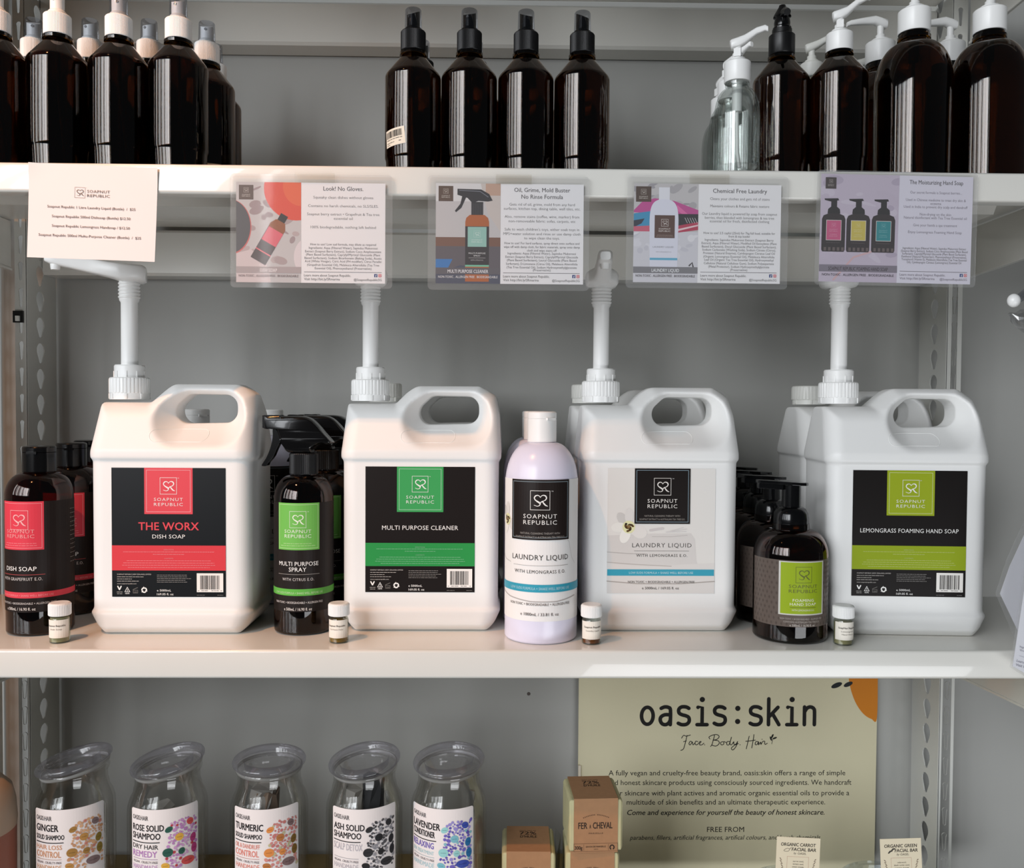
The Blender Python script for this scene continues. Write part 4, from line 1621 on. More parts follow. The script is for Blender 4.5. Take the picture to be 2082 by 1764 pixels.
def soap_label():
    a = Art(.001, 0, 99, step=.0035)
    TP, TP2 = (98, 87, 80), (84, 74, 68)
    a.rect(-68, 0, 68, 78, TP, 0)
    a.rect(-22, 69, 30, 69.4, TP, 1)
    for i in range(0, 22):
        for j in range(0, 13):
            x = -66 + i * 6.1 + (3 if j % 2 else 0)
            y = 4 + j * 5.9
            if -27 < x < 29 and y < 66:
                continue
            a.poly([(x, y - 2.2), (x + 1.3, y), (x, y + 2.2), (x - 1.3, y)], TP2, 1)
    a.rect(-27, 1, 29, 64, (206, 204, 196), 2)
    a.rect(-24.8, 2.2, 26.8, 62.5, (150, 172, 36), 3)
    a.logo(-8, 7, 19, (96, 98, 52), 4)
    a.text('SOAPNUT', 1.5, 32, 3.8, (104, 106, 58), 34, space=1.12, bold=.006, L=4)
    a.text('REPUBLIC', 1.5, 37.6, 3.8, (104, 106, 58), 34, space=1.1, bold=.006, L=4)
    a.text('FOAMING', 1.5, 48, 3.2, (236, 236, 214), 25, space=1.08, bold=.006, L=4)
    a.text('HAND SOAP', 1.5, 52.6, 3.2, (236, 236, 214), 31, space=1.08, bold=.006, L=4)
    a.rect(-14, 54.6, 17, 55.1, (92, 96, 52), 4)
    a.text('WITH LEMONGRASS E.O.', 1.5, 59, 2.0, (230, 230, 200), 27, L=4)
    a.text('NON TOXIC + BIODEGRADABLE + ALLERGEN FREE', 1, 69.4, 1.9, (176, 168, 160), 52, L=2)
    a.text('CONTAINS AUSTRALIAN TEA TREE E.O.', 1, 73, 1.9, (176, 168, 160), 44, L=2)
    a.text('e 500mL / 16.90 fl. oz', 1, 77.2, 2.6, (206, 198, 190), 30, L=2)
    return a


soap_label().build('wrap_label', hs, on_cyl(RH), rough=.35)
G10 = 'foaming hand soaps in their file'
hs.location, hs.rotation_euler = mid(1606, .066, 1200), (0, 0, math.radians(0))
tag(hs, 'amber foaming hand soap bottle with lime panel, front of its file', 'bottle', G10)
dup(hs, mid(1567, .156, 1100), math.radians(12), 'hand soap bottle second in file, black pump just above the front one', G10)
dup(hs, mid(1541, .2465, 1100), math.radians(8), 'hand soap bottle third in file, its pump plate in shade', G10)
dup(hs, mid(1512, .337, 1100), math.radians(6), 'hand soap bottle last in file, mostly behind the flower-labelled jug', G10)

# tester vials
M_OIL = [mat('pale_oil', (214, 206, 160), 0.05, trans=.35, ior=1.4), mat('golden_oil', (186, 142, 44), 0.05, trans=.35, ior=1.4),
         mat('amber_oil', (150, 84, 30), 0.05, trans=.3, ior=1.4), mat('straw_oil', (206, 196, 150), 0.05, trans=.35, ior=1.4)]
G11 = 'tester vials'
for i, (px, Y, rz, lab, l1, l2) in enumerate([
        (122, .034, 0.1, 'small tester vial with pale liquid standing before the dish soap bottle', 'Soapnut Republic', ['Dish Soap']),
        (689, .036, -0.15, 'small tester vial with golden liquid beside the trigger spray', 'Soapnut Republic', ['Multi Purpose Cleaner']),
        (1202, .032, 0.1, 'small tester vial with brown liquid beside the laundry bottle', 'Soapnut Republic', ['Laundry Liquid']),
        (1714, .030, 0.15, 'small tester vial with straw liquid beside the foaming soap', 'SoapNut Republic', ['Lemongrass', 'Hand Wash'])]):
    v = thing('tester_vial', lab, 'vial', mid(px, Y, 1300), rz, G11)
    r = .0112
    MB().lathe([(0, .0005), (r - .001, 0), (r, .001), (r, .026), (r - .0006, .0285), (r - .0035, .0305), (r - .0035, .034), (0, .034)], 40).build('glass_body', film('vial_glass', (232, 236, 230), .07, .03), v)
    hgt = (.030, .027, .010, .027)[i] if i != 2 else .009
    MB().lathe([(0, .0015), (r - .0012, .0015), (r - .0010, hgt - .001), (0, hgt)], 36).build('liquid', M_OIL[i], v)
    pc, nc, rc_ = ribbed(.0124, .0315, .0460, 88, .0004, top=.002)
    MB().lathe(pc, nc, 0, None, rc_).build('ribbed_cap', M_WPLAS, v, smooth=16)
    a = Art(.001, 0, 27.5, step=.0025)
    a.rect(-15, 0, 15, 21, (236, 230, 218), 0)
    a.text(l1, 0, 7.6, 2.0, (50, 46, 44), 21, bold=.012)
    for q, s_ in enumerate(l2):
        a.text(s_, 0, 11.6 + 3.4 * q, 1.6, (120, 112, 104), min(16, 1.45 * len(s_)))
    a.build('paper_label', v, on_cyl(r, -rz * .4), rough=.6)


# ------------------------------------------------------------------ price list and laminated cards on the shelf edge
YC = -0.0035


def local_art(px, py, y=YC):
    """drawing in photo pixels around (px, py), for a flat sheet hanging in the plane y"""
    return Art((1.0 + y) / FPX, px, py), W(px, py, y)


def sheet_thing(name, label, cat, at, tilt, group=None):
    t = thing(name, label, cat, at, 0, group)
    t.rotation_euler = (0, tilt, 0)
    return t


GREY = (108, 104, 104)
# plain paper price list
a, at = local_art(188, 432, -0.0015)
pl_ = sheet_thing('price_list', 'white paper price list taped over the shelf edge above the coral jug', 'sign', at, math.radians(1.8))
s_ = (1.0 - .0015) / FPX
vs, fs, nx_, nz_ = [], [], 14, 12
for side in (0, 1):
    for i in range(nx_ + 1):
        for j in range(nz_ + 1):
            u, v = (i / nx_ - .5), (j / nz_ - .5)
            x, z = u * 256 * s_, v * 188 * s_
            bend = 0.0014 * math.sin(u * 3.0 + .4) * (0.5 - v) + 0.003 * max(0, -v - .1)
            curl = 0.006 * max(0, abs(u) - .42) * max(0, v - .35) * 60
            vs.append((x, -bend - curl * .4 + side * .00016, z))
n = (nx_ + 1) * (nz_ + 1)
for i in range(nx_):
    for j in range(nz_):
        q = [i * (nz_ + 1) + j, (i + 1) * (nz_ + 1) + j, (i + 1) * (nz_ + 1) + j + 1, i * (nz_ + 1) + j + 1]
        fs.append(tuple(q))
        fs.append(tuple(k + n for k in q[::-1]))
MB().add(vs, fs).build('paper_sheet', M_PAPER, pl_, fix=False)


def on_sheet(u, v, off):
    uu, vv = u / (256 * s_), v / (188 * s_)
    return (u, -0.0014 * math.sin(uu * 3.0 + .4) * (0.5 - vv) - 0.003 * max(0, -vv - .1) - off - .0002, v)


LOGO = (112, 100, 96)
a.logo(152, 383, 21, LOGO, 1)
a.text('TM', 175, 384, .8, LOGO, 1.6)
a.text('SOAPNUT', 177, 393, 5.4, LOGO, 45, 'l', space=1.14, L=1)
a.text('REPUBLIC', 177, 401.5, 5.4, LOGO, 45, 'l', space=1.1, L=1)
for s, y, w, cx in (('Soapnut Republic 1 Litre Laundry Liquid (Bottle)  /  $25', 425.5, 176, 186), ('Soapnut Republix 500ml Dishsoap (Bottle) $12.50', 444.5, 157, 186),
                    ('Soapnut Republic Lemongrass Handsoap / $12.50', 463.5, 156, 186), ('Soapnut Republic 500ml Multu-Purpose Cleaner (Bottle)  /  $25', 482.5, 205, 184.5)):
    a.text(s, cx, y, 5.0, (104, 92, 90), w, L=1, bold=.004)
a.build('printed_lines', pl_, on_sheet, rough=.6)


def card(label, sl, paper, pic_x, draw, strip, title, lines, fine, tilt, left_tint=(200, 196, 196), txt=GREY, paper_col=(243, 241, 242), tab=None):
    """laminated product card: sl = sleeve, paper = sheet, both (x0, y0, x1, y1) in photo pixels"""
    cx, cy = (paper[0] + paper[2]) / 2, (paper[1] + paper[3]) / 2
    a, at = local_art(cx, cy)
    t = sheet_thing('product_card', label, 'sign', at, tilt, 'laminated product cards on the shelf edge')
    s = a.s
    x0, y0, x1, y1 = paper
    # the sheet itself
    MB().box((x0 - cx) * s, (x1 - cx) * s, 0, .00018, (cy - y1) * s, (cy - y0) * s).build('paper_sheet', ink(paper_col, .5), t, smooth=0)
    a.rect(x0, y0, pic_x, y1, left_tint, 0)
    draw(a, x0, y0, pic_x, y1)
    # band and claims under the picture
    by = y1 - (y1 - y0) * .158
    bh = (y1 - y0) * .065
    if strip[0]:
        a.rect(x0, by, pic_x, by + bh, strip[1], 8)
        a.text(strip[0], (x0 + pic_x) / 2, by + bh * .80, bh * .50, strip[2], strip[3], L=9, bold=.012)
    a.text('NON-TOXIC . ALLERGEN FREE . BIODEGRADABLE', (x0 + pic_x) / 2, y1 - (y1 - y0) * .055, 4.6, strip[4], (pic_x - x0) * .92, L=9, bold=.012)
    # wording
    mx = (pic_x + x1) / 2
    for tt, y, w in title:
        a.text(tt, mx, y, 8.2, (80, 76, 78), w, bold=.004, L=2)
    for tt, y, w in lines:
        a.text(tt, mx, y, 5.2, txt, w, L=2, bold=-.008)
    for tt, y, w in fine:
        a.text(tt, mx, y, 4.4, (104, 100, 102), w, L=2, bold=-.002)
    fy = y1 - (y1 - y0) * .112
    a.rect(pic_x + 6, fy, x1 - 7, fy + .9, (110, 106, 108), 2)
    a.text('Learn more about Soapnut Republic.', pic_x + 6, fy + 9.5, 4.8, txt, 94, 'l', L=2)
    a.text('Visit http://bit.ly/SRmarina', pic_x + 6, fy + 17, 4.8, txt, 72, 'l', L=2)
    a.text('@SoapnutRepublicSG', x1 - 7, fy + 17.5, 4.6, txt, 56, 'r', L=2)
    a.rect(x1 - 22, fy + 3.4, x1 - 15.6, fy + 9.8, (44, 66, 128), 2)
    a.text('f', x1 - 18.4, fy + 9.7, 4.6, (245, 245, 248), 2.4, L=3, bold=.03)
    a.rrect(x1 - 13.6, fy + 3.4, x1 - 7.2, fy + 9.8, 1.6, (214, 110, 120), 2)
    a.ell(x1 - 10.4, fy + 6.6, 2.2, 2.2, (244, 220, 220), 3)
    a.ell(x1 - 10.4, fy + 6.6, 1.4, 1.4, (214, 110, 120), 4)
    a.build('printed_face', t, on_plane(-.0001), rough=.5, gap=.00003, base=.00003)
    # laminating pouch with rounded corners
    q0, q1, q2, q3 = ((sl[0] - cx) * s, (cy - sl[1]) * s, (sl[2] - cx) * s, (cy - sl[3]) * s)
    r = .0045
    out = []
    for ux, uz, a0 in ((q2 - r, q1 - r, 0), (q0 + r, q1 - r, 90), (q0 + r, q3 + r, 180), (q2 - r, q3 + r, 270)):
        for i in range(5):
            an = math.radians(a0 + 90 * i / 4)
            out.append((ux + r * math.cos(an), uz + r * math.sin(an)))
    MB().prism(out, lambda u, v, d: (u, d, v), -.00095, .0004).build('laminating_pouch', M_LAMI, t, smooth=0)
    if tab:
        MB().box((tab[0] - cx) * s, (tab[1] - cx) * s, -.0013, -.0010, (cy - sl[1] - 16) * s, (cy - sl[1] + 3) * s).build('tape_tab', film('sticky_tape', (252, 251, 249), .015, .2), t, smooth=0)
    return t


def brand_patch(a, x0, y0, x1, y1, col, txt, L=4):
    w = x1 - x0
    a.rect(x0, y0, x1, y1, col, L)
    m = (x0 + x1) / 2
    a.logo(m - w * .17, y0 + w * .18, w * .34, txt, L + 1, fw=.04)
    a.text('SOAPNUT', m, y0 + w * .70, w * .075, txt, w * .58, L=L + 1, bold=.01)
    a.text('REPUBLIC', m, y0 + w * .81, w * .075, txt, w * .58, L=L + 1, bold=.01)


def clip_poly(pts, x0, y0, x1, y1):
    def cut(p, f, inter):
        o = []
        for i in range(len(p)):
            c, n = p[i], p[(i + 1) % len(p)]
            if f(c):
                o.append(c)
            if f(c) != f(n):
                o.append(inter(c, n))
        return o

    def ix(v):
        return lambda c, n: (v, c[1] + (n[1] - c[1]) * (v - c[0]) / (n[0] - c[0]))

    def iy(v):
        return lambda c, n: (c[0] + (n[0] - c[0]) * (v - c[1]) / (n[1] - c[1]), v)
    for f, g in ((lambda q: q[0] >= x0, ix(x0)), (lambda q: q[0] <= x1, ix(x1)), (lambda q: q[1] >= y0, iy(y0)), (lambda q: q[1] <= y1, iy(y1))):
        if len(pts) >= 3:
            pts = cut(pts, f, g)
    return pts


def disc(cx, cy, rx, ry, rot=0, n=40):
    c, s = math.cos(math.radians(rot)), math.sin(math.radians(rot))
    return [(cx + rx * math.cos(2 * PI * i / n) * c - ry * math.sin(2 * PI * i / n) * s, cy + rx * math.cos(2 * PI * i / n) * s + ry * math.sin(2 * PI * i / n) * c) for i in range(n)]


def mottled(a, x0, y0, x1, y1, cols, n, seed, L=1, rmax=16):
    r = random.Random(seed)
    for i in range(n):
        p = clip_poly(disc(r.uniform(x0, x1), r.uniform(y0, y1), r.uniform(4, rmax), r.uniform(2, rmax * .5), r.uniform(-40, 40), 12), x0, y0, x1, y1)
        if len(p) >= 3:
            a.poly(p, r.choice(cols), L)


def draw_gloves(a, x0, y0, x1, y1):
    mottled(a, x0, y0, x1, y1 - 32, [(176, 160, 160), (164, 148, 150), (188, 172, 172)], 26, 3)
    a.poly([(x0, y1 - 58), (x0 + 30, y1 - 66), (x0 + 60, y1 - 40), (x0 + 70, y1), (x0, y1)], (214, 200, 200), 2)
    a.poly(clip_poly(disc(600, 388, 63, 60, 35), x0, y0, x1, y1), (222, 82, 62), 2)
    a.poly(clip_poly(disc(612, 380, 36, 40), x0, y0, x1, y1), (228, 104, 68), 3)
    a.poly(clip_poly(disc(471, 463, 42, 55), x0, y0, x1, y1), (206, 110, 108), 2)
    a.poly(clip_poly(disc(469, 462, 42, 54), x0, y0, x1, y1), (86, 88, 92), 3)
    a.poly(clip_poly(disc(626, 522, 28, 38), x0, y0, x1, y1), (224, 214, 216), 2)

    def B(pts):     # lying bottle: local (along, across)
        ox, oy, an = 530, 524, math.radians(-60)
        c, s = math.cos(an), math.sin(an)
        return [(ox + u * c - v * s, oy + u * s + v * c) for u, v in pts]
    a.poly(B([(-8, -17), (72, -17), (84, -10), (84, 10), (72, 17), (-8, 17)]), (150, 92, 58), 4)
    a.poly(B([(-8, -17), (64, -17), (64, 17), (-8, 17)]), (88, 80, 80), 5)
    a.poly(B([(34, -16), (64, -16), (64, 17), (34, 17)]), (222, 104, 118), 6)
    a.poly(B([(12, -17), (14.5, -17), (14.5, 17), (12, 17)]), (226, 120, 128), 6)
    a.poly(B([(84, -8), (99, -8), (99, 8), (84, 8)]), (42, 42, 44), 5)
    brand_patch(a, x0 + 5.5, y0 + 6, x0 + 34.5, y0 + 35, (98, 86, 80), (206, 198, 192))


def draw_multi(a, x0, y0, x1, y1):
    a.rect(x0, y0, x1, y0 + 36, (222, 220, 220), 1)
    a.poly([(x1 - 40, y0), (x1, y0), (x1, y0 + 96), (x1 - 26, y0 + 60)], (206, 196, 190), 2)
    a.rect(x1 - 30, y0, x1, y0 + 24, (196, 162, 142), 2)
    a.rect(x0, y0 + 108, x1, y0 + 138, (122, 86, 70), 2)
    a.rect(x0, y0 + 126, x1, y1, (96, 90, 96), 2)
    a.poly([(x0, y0 + 152), (x0 + 34, y0 + 152), (x0 + 22, y0 + 176), (x0, y0 + 182)], (56, 122, 186), 3)
    a.poly([(x0, y0 + 182), (x0 + 50, y0 + 164), (x1, y0 + 176), (x1, y1), (x0, y1)], (74, 78, 96), 2)
    bx = 970.5
    a.poly([(bx - 24, 452), (bx - 22, 444), (bx - 15, 438), (bx + 15, 438), (bx + 22, 444), (bx + 24, 452), (bx + 24, 572), (bx - 24, 572)], (178, 96, 42), 4)
    a.rect(bx - 24, 461, bx + 24, 542, (42, 38, 42), 5)
    a.rect(bx - 19, 462, bx + 19, 502, (150, 196, 184), 6)
    a.logo(bx - 6.5, 470, 13, (216, 232, 226), 7)
    a.text('SOAPNUT', bx, 489.5, 2.4, (216, 232, 226), 22, L=7)
    a.text('REPUBLIC', bx, 493.5, 2.4, (216, 232, 226), 22, L=7)
    a.text('MULTI PURPOSE', bx, 516.5, 3.0, (226, 224, 224), 34, L=7, bold=.01)
    a.text('SPRAY', bx, 521.5, 3.0, (226, 224, 224), 14, L=7, bold=.01)
    a.rect(bx - 17, 524, bx + 17, 524.6, (196, 194, 194), 7)
    a.text('WITH CITRUS E.O.', bx, 530, 2.2, (200, 198, 198), 26, L=7)
    a.rect(bx - 24, 538.5, bx + 24, 542, (120, 196, 164), 6)
    a.rect(bx - 12, 412, bx + 12, 438, (30, 30, 34), 5)
    for k in range(7):
        a.rect(bx - 11 + 3.4 * k, 415, bx - 10 + 3.4 * k, 437, (66, 66, 72), 6)
    a.poly([(bx - 40, 386), (bx + 8, 387), (bx + 24, 396), (bx + 31, 409), (bx + 22, 411), (bx + 2, 410), (bx - 10, 414), (bx - 20, 404), (bx - 40, 398)], (30, 30, 36), 6)
    a.poly([(bx - 30, 399), (bx - 22, 402), (bx - 32, 424), (bx - 43, 433), (bx - 45, 430), (bx - 34, 416)], (30, 30, 36), 6)
    a.stroke([(bx - 36, 389), (bx + 6, 391), (bx + 22, 402)], 1.4, (120, 124, 134), 7)
    brand_patch(a, x0 + 5.5, y0 + 5.5, x0 + 35, y0 + 36, (88, 66, 52), (206, 196, 186))


def draw_laundry(a, x0, y0, x1, y1):
    mottled(a, x0, y0, x1, y0 + 80, [(176, 172, 174), (162, 158, 162), (186, 182, 184)], 20, 8)
    a.poly([(x0, y0 + 54), (1305, 412), (1330, 405), (1370, 410), (x1, 428), (x1, 442), (1380, 436), (x0, 434)], (196, 78, 148), 2)
    a.poly([(1376, 418), (1400, 438), (1392, 440), (1374, 428)], (226, 110, 170), 3)
    a.poly([(x0, 436), (1330, 430), (1330, 462), (x0, 466)], (60, 148, 190), 3)
    a.poly([(x0, 450), (1310, 446), (1304, 456), (x0, 464)], (48, 52, 66), 4)
    a.poly([(x0, 462), (1325, 460), (1325, 472), (x0, 472)], (206, 96, 120), 4)
    a.poly([(1376, 436), (x1, 436), (x1, 456), (1376, 460)], (40, 38, 44), 3)
    a.poly([(1376, 460), (x1, 452), (x1, 468), (1376, 474)], (186, 56, 86), 4)
    a.poly([(1376, 467), (x1, 457), (x1, 460), (1376, 471)], (236, 206, 210), 5)
    for k in range(5):
        a.stroke([(1392 + k * 5, 444), (1397 + k * 5, 454)], 1.0, (206, 202, 204), 5)
    a.rect(x0, 472, x1, y1, (214, 212, 218), 1)
    mottled(a, x0, 474, x1, y1 - 34, [(222, 220, 226), (204, 202, 210), (230, 228, 232)], 24, 12, 2)
    bx = 1349.5
    a.poly([(bx - 11, 383), (bx + 11, 383), (bx + 11, 410), (bx - 11, 410)], (232, 232, 238), 6)
    a.poly(spline([(bx - 28, 548), (bx - 29, 480), (bx - 29, 440), (bx - 24, 418), (bx - 11, 408), (bx + 11, 408), (bx + 24, 418), (bx + 29, 440), (bx + 29, 480), (bx + 28, 548)], 4), (226, 226, 238), 6)
    a.rect(bx - 19, 439, bx + 22, 485, (88, 58, 48), 7)
    a.logo(bx - 5.5, 447, 14.5, (230, 220, 214), 8, fw=.04)
    a.text('SOAPNUT', bx + 1.5, 468, 3.0, (230, 220, 214), 24, L=8, bold=.01)
    a.text('REPUBLIC', bx + 1.5, 472.5, 3.0, (230, 220, 214), 24, L=8, bold=.01)
    a.print_line(bx - 14, bx + 18, 479.5, 1.0, (190, 170, 160), 8)
    a.print_line(bx - 16, bx + 20, 482, 1.0, (190, 170, 160), 8)
    a.text('LAUNDRY LIQUID', bx - 1, 504.5, 3.0, (122, 120, 128), 42, L=8)
    a.text('WITH LEMONGRASS E.O.', bx, 514, 2.0, (150, 148, 154), 32, L=8)
    a.rect(bx - 28, 525, bx + 28, 529.5, (96, 176, 206), 8)
    a.stroke([(1402, 540), (1408, 534), (1410, 543)], 3, (74, 68, 72), 6)
    brand_patch(a, x0 + 4, y0 + 6, x0 + 35, y0 + 37, (78, 58, 46), (212, 202, 192))


def draw_hand(a, x0, y0, x1, y1):
    mottled(a, x0, y0, x1, y1 - 36, [(198, 186, 202), (184, 172, 190), (208, 198, 212)], 34, 21, 1, 24)
    a.stroke([(x0 + 30, y1 - 4), (x0 + 70, y1 - 50), (x1 - 30, y1 - 70)], 4, (214, 178, 182), 2)
    for bx, col in ((1693.5, (204, 92, 134)), (1744, (206, 188, 88)), (1795.5, (42, 140, 146))):
        a.poly([(bx - 22, 514), (bx - 24, 510), (bx - 24, 448), (bx - 21, 441), (bx - 11, 437), (bx + 11, 437), (bx + 21, 441), (bx + 24, 448), (bx + 24, 510), (bx + 22, 514)], (44, 34, 36), 4)
        a.poly([(bx - 13, 437), (bx - 12, 428), (bx - 6, 423), (bx + 6, 423), (bx + 12, 428), (bx + 13, 437)], (28, 24, 26), 5)
        a.rect(bx - 6, 409, bx + 6, 424, (30, 26, 28), 5)
        a.poly([(bx - 20, 407), (bx + 8, 406), (bx + 10, 410), (bx - 6, 413), (bx - 19, 410)], (28, 24, 26), 6)
        a.rect(bx - 15, 450, bx + 16, 491, (222, 214, 210), 5)
        a.rect(bx - 14, 451, bx + 15, 490, col, 6)
        lt = tuple(int(c + (250 - c) * .45) for c in col)
        a.logo(bx - 4.5, 455, 9.5, lt, 7)
        a.text('SOAPNUT', bx, 470, 2.0, lt, 17, L=7)
        a.text('REPUBLIC', bx, 473.5, 2.0, lt, 17, L=7)
        a.text('FOAMING', bx, 480, 1.8, lt, 14, L=7)
        a.text('HAND SOAP', bx, 483.4, 1.8, lt, 17, L=7)
        a.print_line(bx - 14, bx + 14, 496, 1.0, (120, 106, 106), 6)
        for k in range(5):
            a.rect(bx - 19 + k * 9, 505, bx - 14 + k * 9, 512, (104, 90, 88), 5)
    brand_patch(a, x0 + 9, y0 + 7, x0 + 31, y0 + 30, (66, 56, 54), (190, 180, 176))


c1 = card('laminated card reading Look! No Gloves, orange bowl in its picture', (471, 357, 796, 584), (482.5, 373, 781.5, 573.5), 612.5, draw_gloves,
          ('DISH SOAP', (176, 164, 164), (238, 230, 230), 34, (128, 112, 112)),
          [('Look! No Gloves.', 388.5, 80)],
          [('Squeaky clean dishes without gloves', 404.5, 120), ('Contains no harsh chemicals, no SLS/SLES.', 421.5, 141), ('Soapnut berry extract • Grapefruit & Tea tree', 438, 145), ('essential oil', 446.5, 38), ('100% biodegradable, nothing left behind', 464, 131)],
          [('How to use? Low sud formula, may dilute as required', 498, 132), ('Ingredients: Aqua (Filtered Water), Sapindus Mukorossi', 505.2, 138), ('Extract (Soapnut Berry Extract), Sodium Coco Amphoacetate', 512.2, 153), ('(Plant Based Surfactant), Caprylyl/Myristyl Glucoside (Plant', 518.7, 149),
           ('Based Surfactant), Sodium Bicarbonate (Baking Soda), Acetic', 525.5, 155), ('Acid (White Vinegar), Citric Acid (PH modifier), Citrus Paradisi', 532, 154), ('(Grapefruit Essential Oil), Melaleuca Alternifolia (Tea Tree', 539.2, 145), ('Essential Oil), Phenoxyethanol (Preservative)', 546, 114)],
          math.radians(0.1), tab=(600, 680))
c2 = card('laminated card reading Oil, Grime, Mold Buster with a black-triggered bottle picture', (871, 360, 1197, 589), (887, 375, 1185.5, 576), 1017.5, draw_multi,
          ('MULTI PURPOSE CLEANER', (96, 92, 98), (238, 236, 238), 82, (232, 228, 228)),
          [('Oil, Grime, Mold Buster', 391, 113), ('No Rinse Formula', 404.5, 84)],
          [('Gets rid of oil, grime, mold from any hard', 418.5, 132), ('surfaces, kitchen top, dining table, wall tiles, etc.', 427, 155), ('Also, remove stains (coffee, wine, marker) from', 443, 151), ('non-removeable fabric: sofas, carpets, etc', 452, 135), ("Safe to wash children's toys, either soak toys in", 468.5, 151), ('MPS+water solution and rinse or use damp cloth', 477.5, 156), ('to wipe clean the toys.', 486, 72)],
          [('How to use? For hard surfaces, spray direct onto surface and', 496, 152), ('wipe off with damp cloth, for fabric materials, spray onto damp', 503.5, 154), ('cloth and wipe stains off', 510.5, 60), ('Ingredients: Aqua (Filtered Water), Sapindus Mukorossi', 516.5, 138), ('Extract (Soapnut Berry Extract), Caprylyl/Myristyl Glucoside', 523.5, 147), ('(Plant Based Surfactant), Lauryl Glucoside (Plant Based', 530.2, 141), ('Surfactant), D-Limonene (Citrus Oil), Melaleuca Alternifolia', 537.5, 145), ('(Tea Tree Essential Oil), Sodium Hydroxymethylglyconate', 544.5, 142), ('(Preservative)', 550, 36)],
          math.radians(0.0), tab=(1008, 1080))
c3 = card('laminated card reading Chemical Free Laundry with a white bottle picture', (1273, 359, 1602, 586), (1288, 375.5, 1587.5, 574.5), 1419, draw_laundry,
          ('LAUNDRY LIQUID', (128, 126, 130), (240, 240, 242), 56, (70, 60, 62)),
          [('Chemical Free Laundry', 392.5, 110)],
          [('Cleans your clothes and gets rid of stains', 407, 121), ('Maintains colours & Retains fabric texture', 421.5, 120), ('Our Laundry liquid is powered by soap from soapnut', 437, 153), ('berries, then blended with lemongrass & tea tree', 445, 141), ('essential oil for fresh, disinfected clothing', 452, 121)],
          [('How to use? 2.5 capful (25ml) for 7kg full load, suitable for', 475.5, 146), ('front & top loader', 482, 44), ('Ingredients: Sapindus Mukorossi Extract (Soapnut Berry', 489.3, 140), ('Extract), Aqua (Filtered Water), Modified Oil Exoxylates (Plant', 496, 153), ('Based Surfactant), Decyl Glucoside (Plant Based Surfactant),', 502.8, 152), ('Sodium Carbonate (Washing Soda), Sodium Citrate (Citrus),', 509.3, 150), ('Protease (Natural Enzyme), Cymbopogon Citratus Leaf Oil', 516, 146), ('(Organic Lemongrass Essential Oil), Melaleuca Alternifolia', 523, 145),
           ('Leaf Oil (Organic Tea Tree Essential Oil), Hydroxymethyl', 529.5, 141), ('Cellulose (Natural Cellulose Gum), Sodium Polyaspartate', 536.5, 143), ('(Metal Protector), Sodium Hydroxymethylglycinate', 543.3, 124), ('(Preservative)', 549.5, 35)],
          math.radians(0.2), tab=(1400, 1481))
c4 = card('laminated card reading The Moisturizing Hand Soap with three bottles pictured', (1657, 350, 1987, 581), (1666, 357, 1977.5, 574.5), 1826, draw_hand,
          ('SOAPNUT REPUBLIC FOAMING HAND SOAP', (132, 124, 136), (60, 48, 56), 122, (58, 48, 56)),
          [('The Moisturizing Hand Soap', 374, 110)],
          [('Our secret formula is Soapnut berries...', 393, 106), ('Used in Chinese medicine to treat dry skin &', 408, 123), ('eczema', 415, 22), ('Used in India to prevent dry scalp and dandruff', 422, 131), ('Non-drying on the skin', 437, 64), ('Natural disinfectant with Tea Tree Essential oil', 444, 129), ('Give your hands a spa treatment', 459, 90), ('Enjoy Lemongrass Foaming Hand Soap', 473, 110)],
          [('Ingredients: Aqua (Filtered Water), Sapindus Mukorossi Extract', 505.5, 130), ('(Soapnut Berry Extract), Sodium Coco Amphoacetate (Plant Based', 511.2, 137), ('Surfactant), Caprylyl/Myristyl Glucoside (Plant Based Surfactant),', 516.8, 132), ('Panthenol (Natural Moisturizer), Phenoxyethanol (Preservative),', 522.6, 134), ('Tocopherol (Vitamin E), Melaleuca Alternifolia (Tea Tree Essential', 528.2, 134), ('Oil), Cymbopogon Citratus (Lemongrass) Essential Oil', 534, 112)],
          math.radians(0.7), (200, 188, 204), (120, 112, 124), (226, 222, 234))
c1.location.y, c2.location.y, c3.location.y, c4.location.y = -.0035, -.0035, -.0036, -.0034


# ------------------------------------------------------------------ the shelf of jars
def low(px, Y, py=1700, z=None):
    return (W(px, py, Y).x, Y, Z_LOW if z is None else z)


RJ = .0480
M_JAR = film('jar_glass', (253, 253, 252), .035, .03, .997)
M_BAGW = frosted('crumpled_clear_bag', (216, 212, 206), .38, .10, .22)
M_CHAR = mat('charcoal_paper', (46, 46, 48), .75, noise=.25, scale=70, bump=.4)
M_BROWN = mat('brown_bar_wrap', (128, 108, 92), .7, noise=.22, scale=50, bump=.5)


def jar_body(parent):
    o = [(0, .003), (RJ - .012, .002), (RJ - .007, 0)] + arc(RJ - .007, .007, .007, -80, 0, 5) + [(RJ, .186)]
    o += [(RJ - .0005, .196), (RJ - .003, .205), (RJ - .0075, .213), (.0405, .218), (.0388, .222), (.0388, .236), (.0410, .2375), (.0415, .240), (.0405, .242)]
    inn = [(.0370, .2405), (.0355, .236), (.0355, .222), (.0380, .215), (RJ - .0065, .204), (RJ - .0038, .195), (RJ - .0032, .186), (RJ - .0032, .012), (RJ - .012, .006), (0, .006)]
    return MB().lathe(o + inn, 72).build('jar_body', M_JAR, parent)


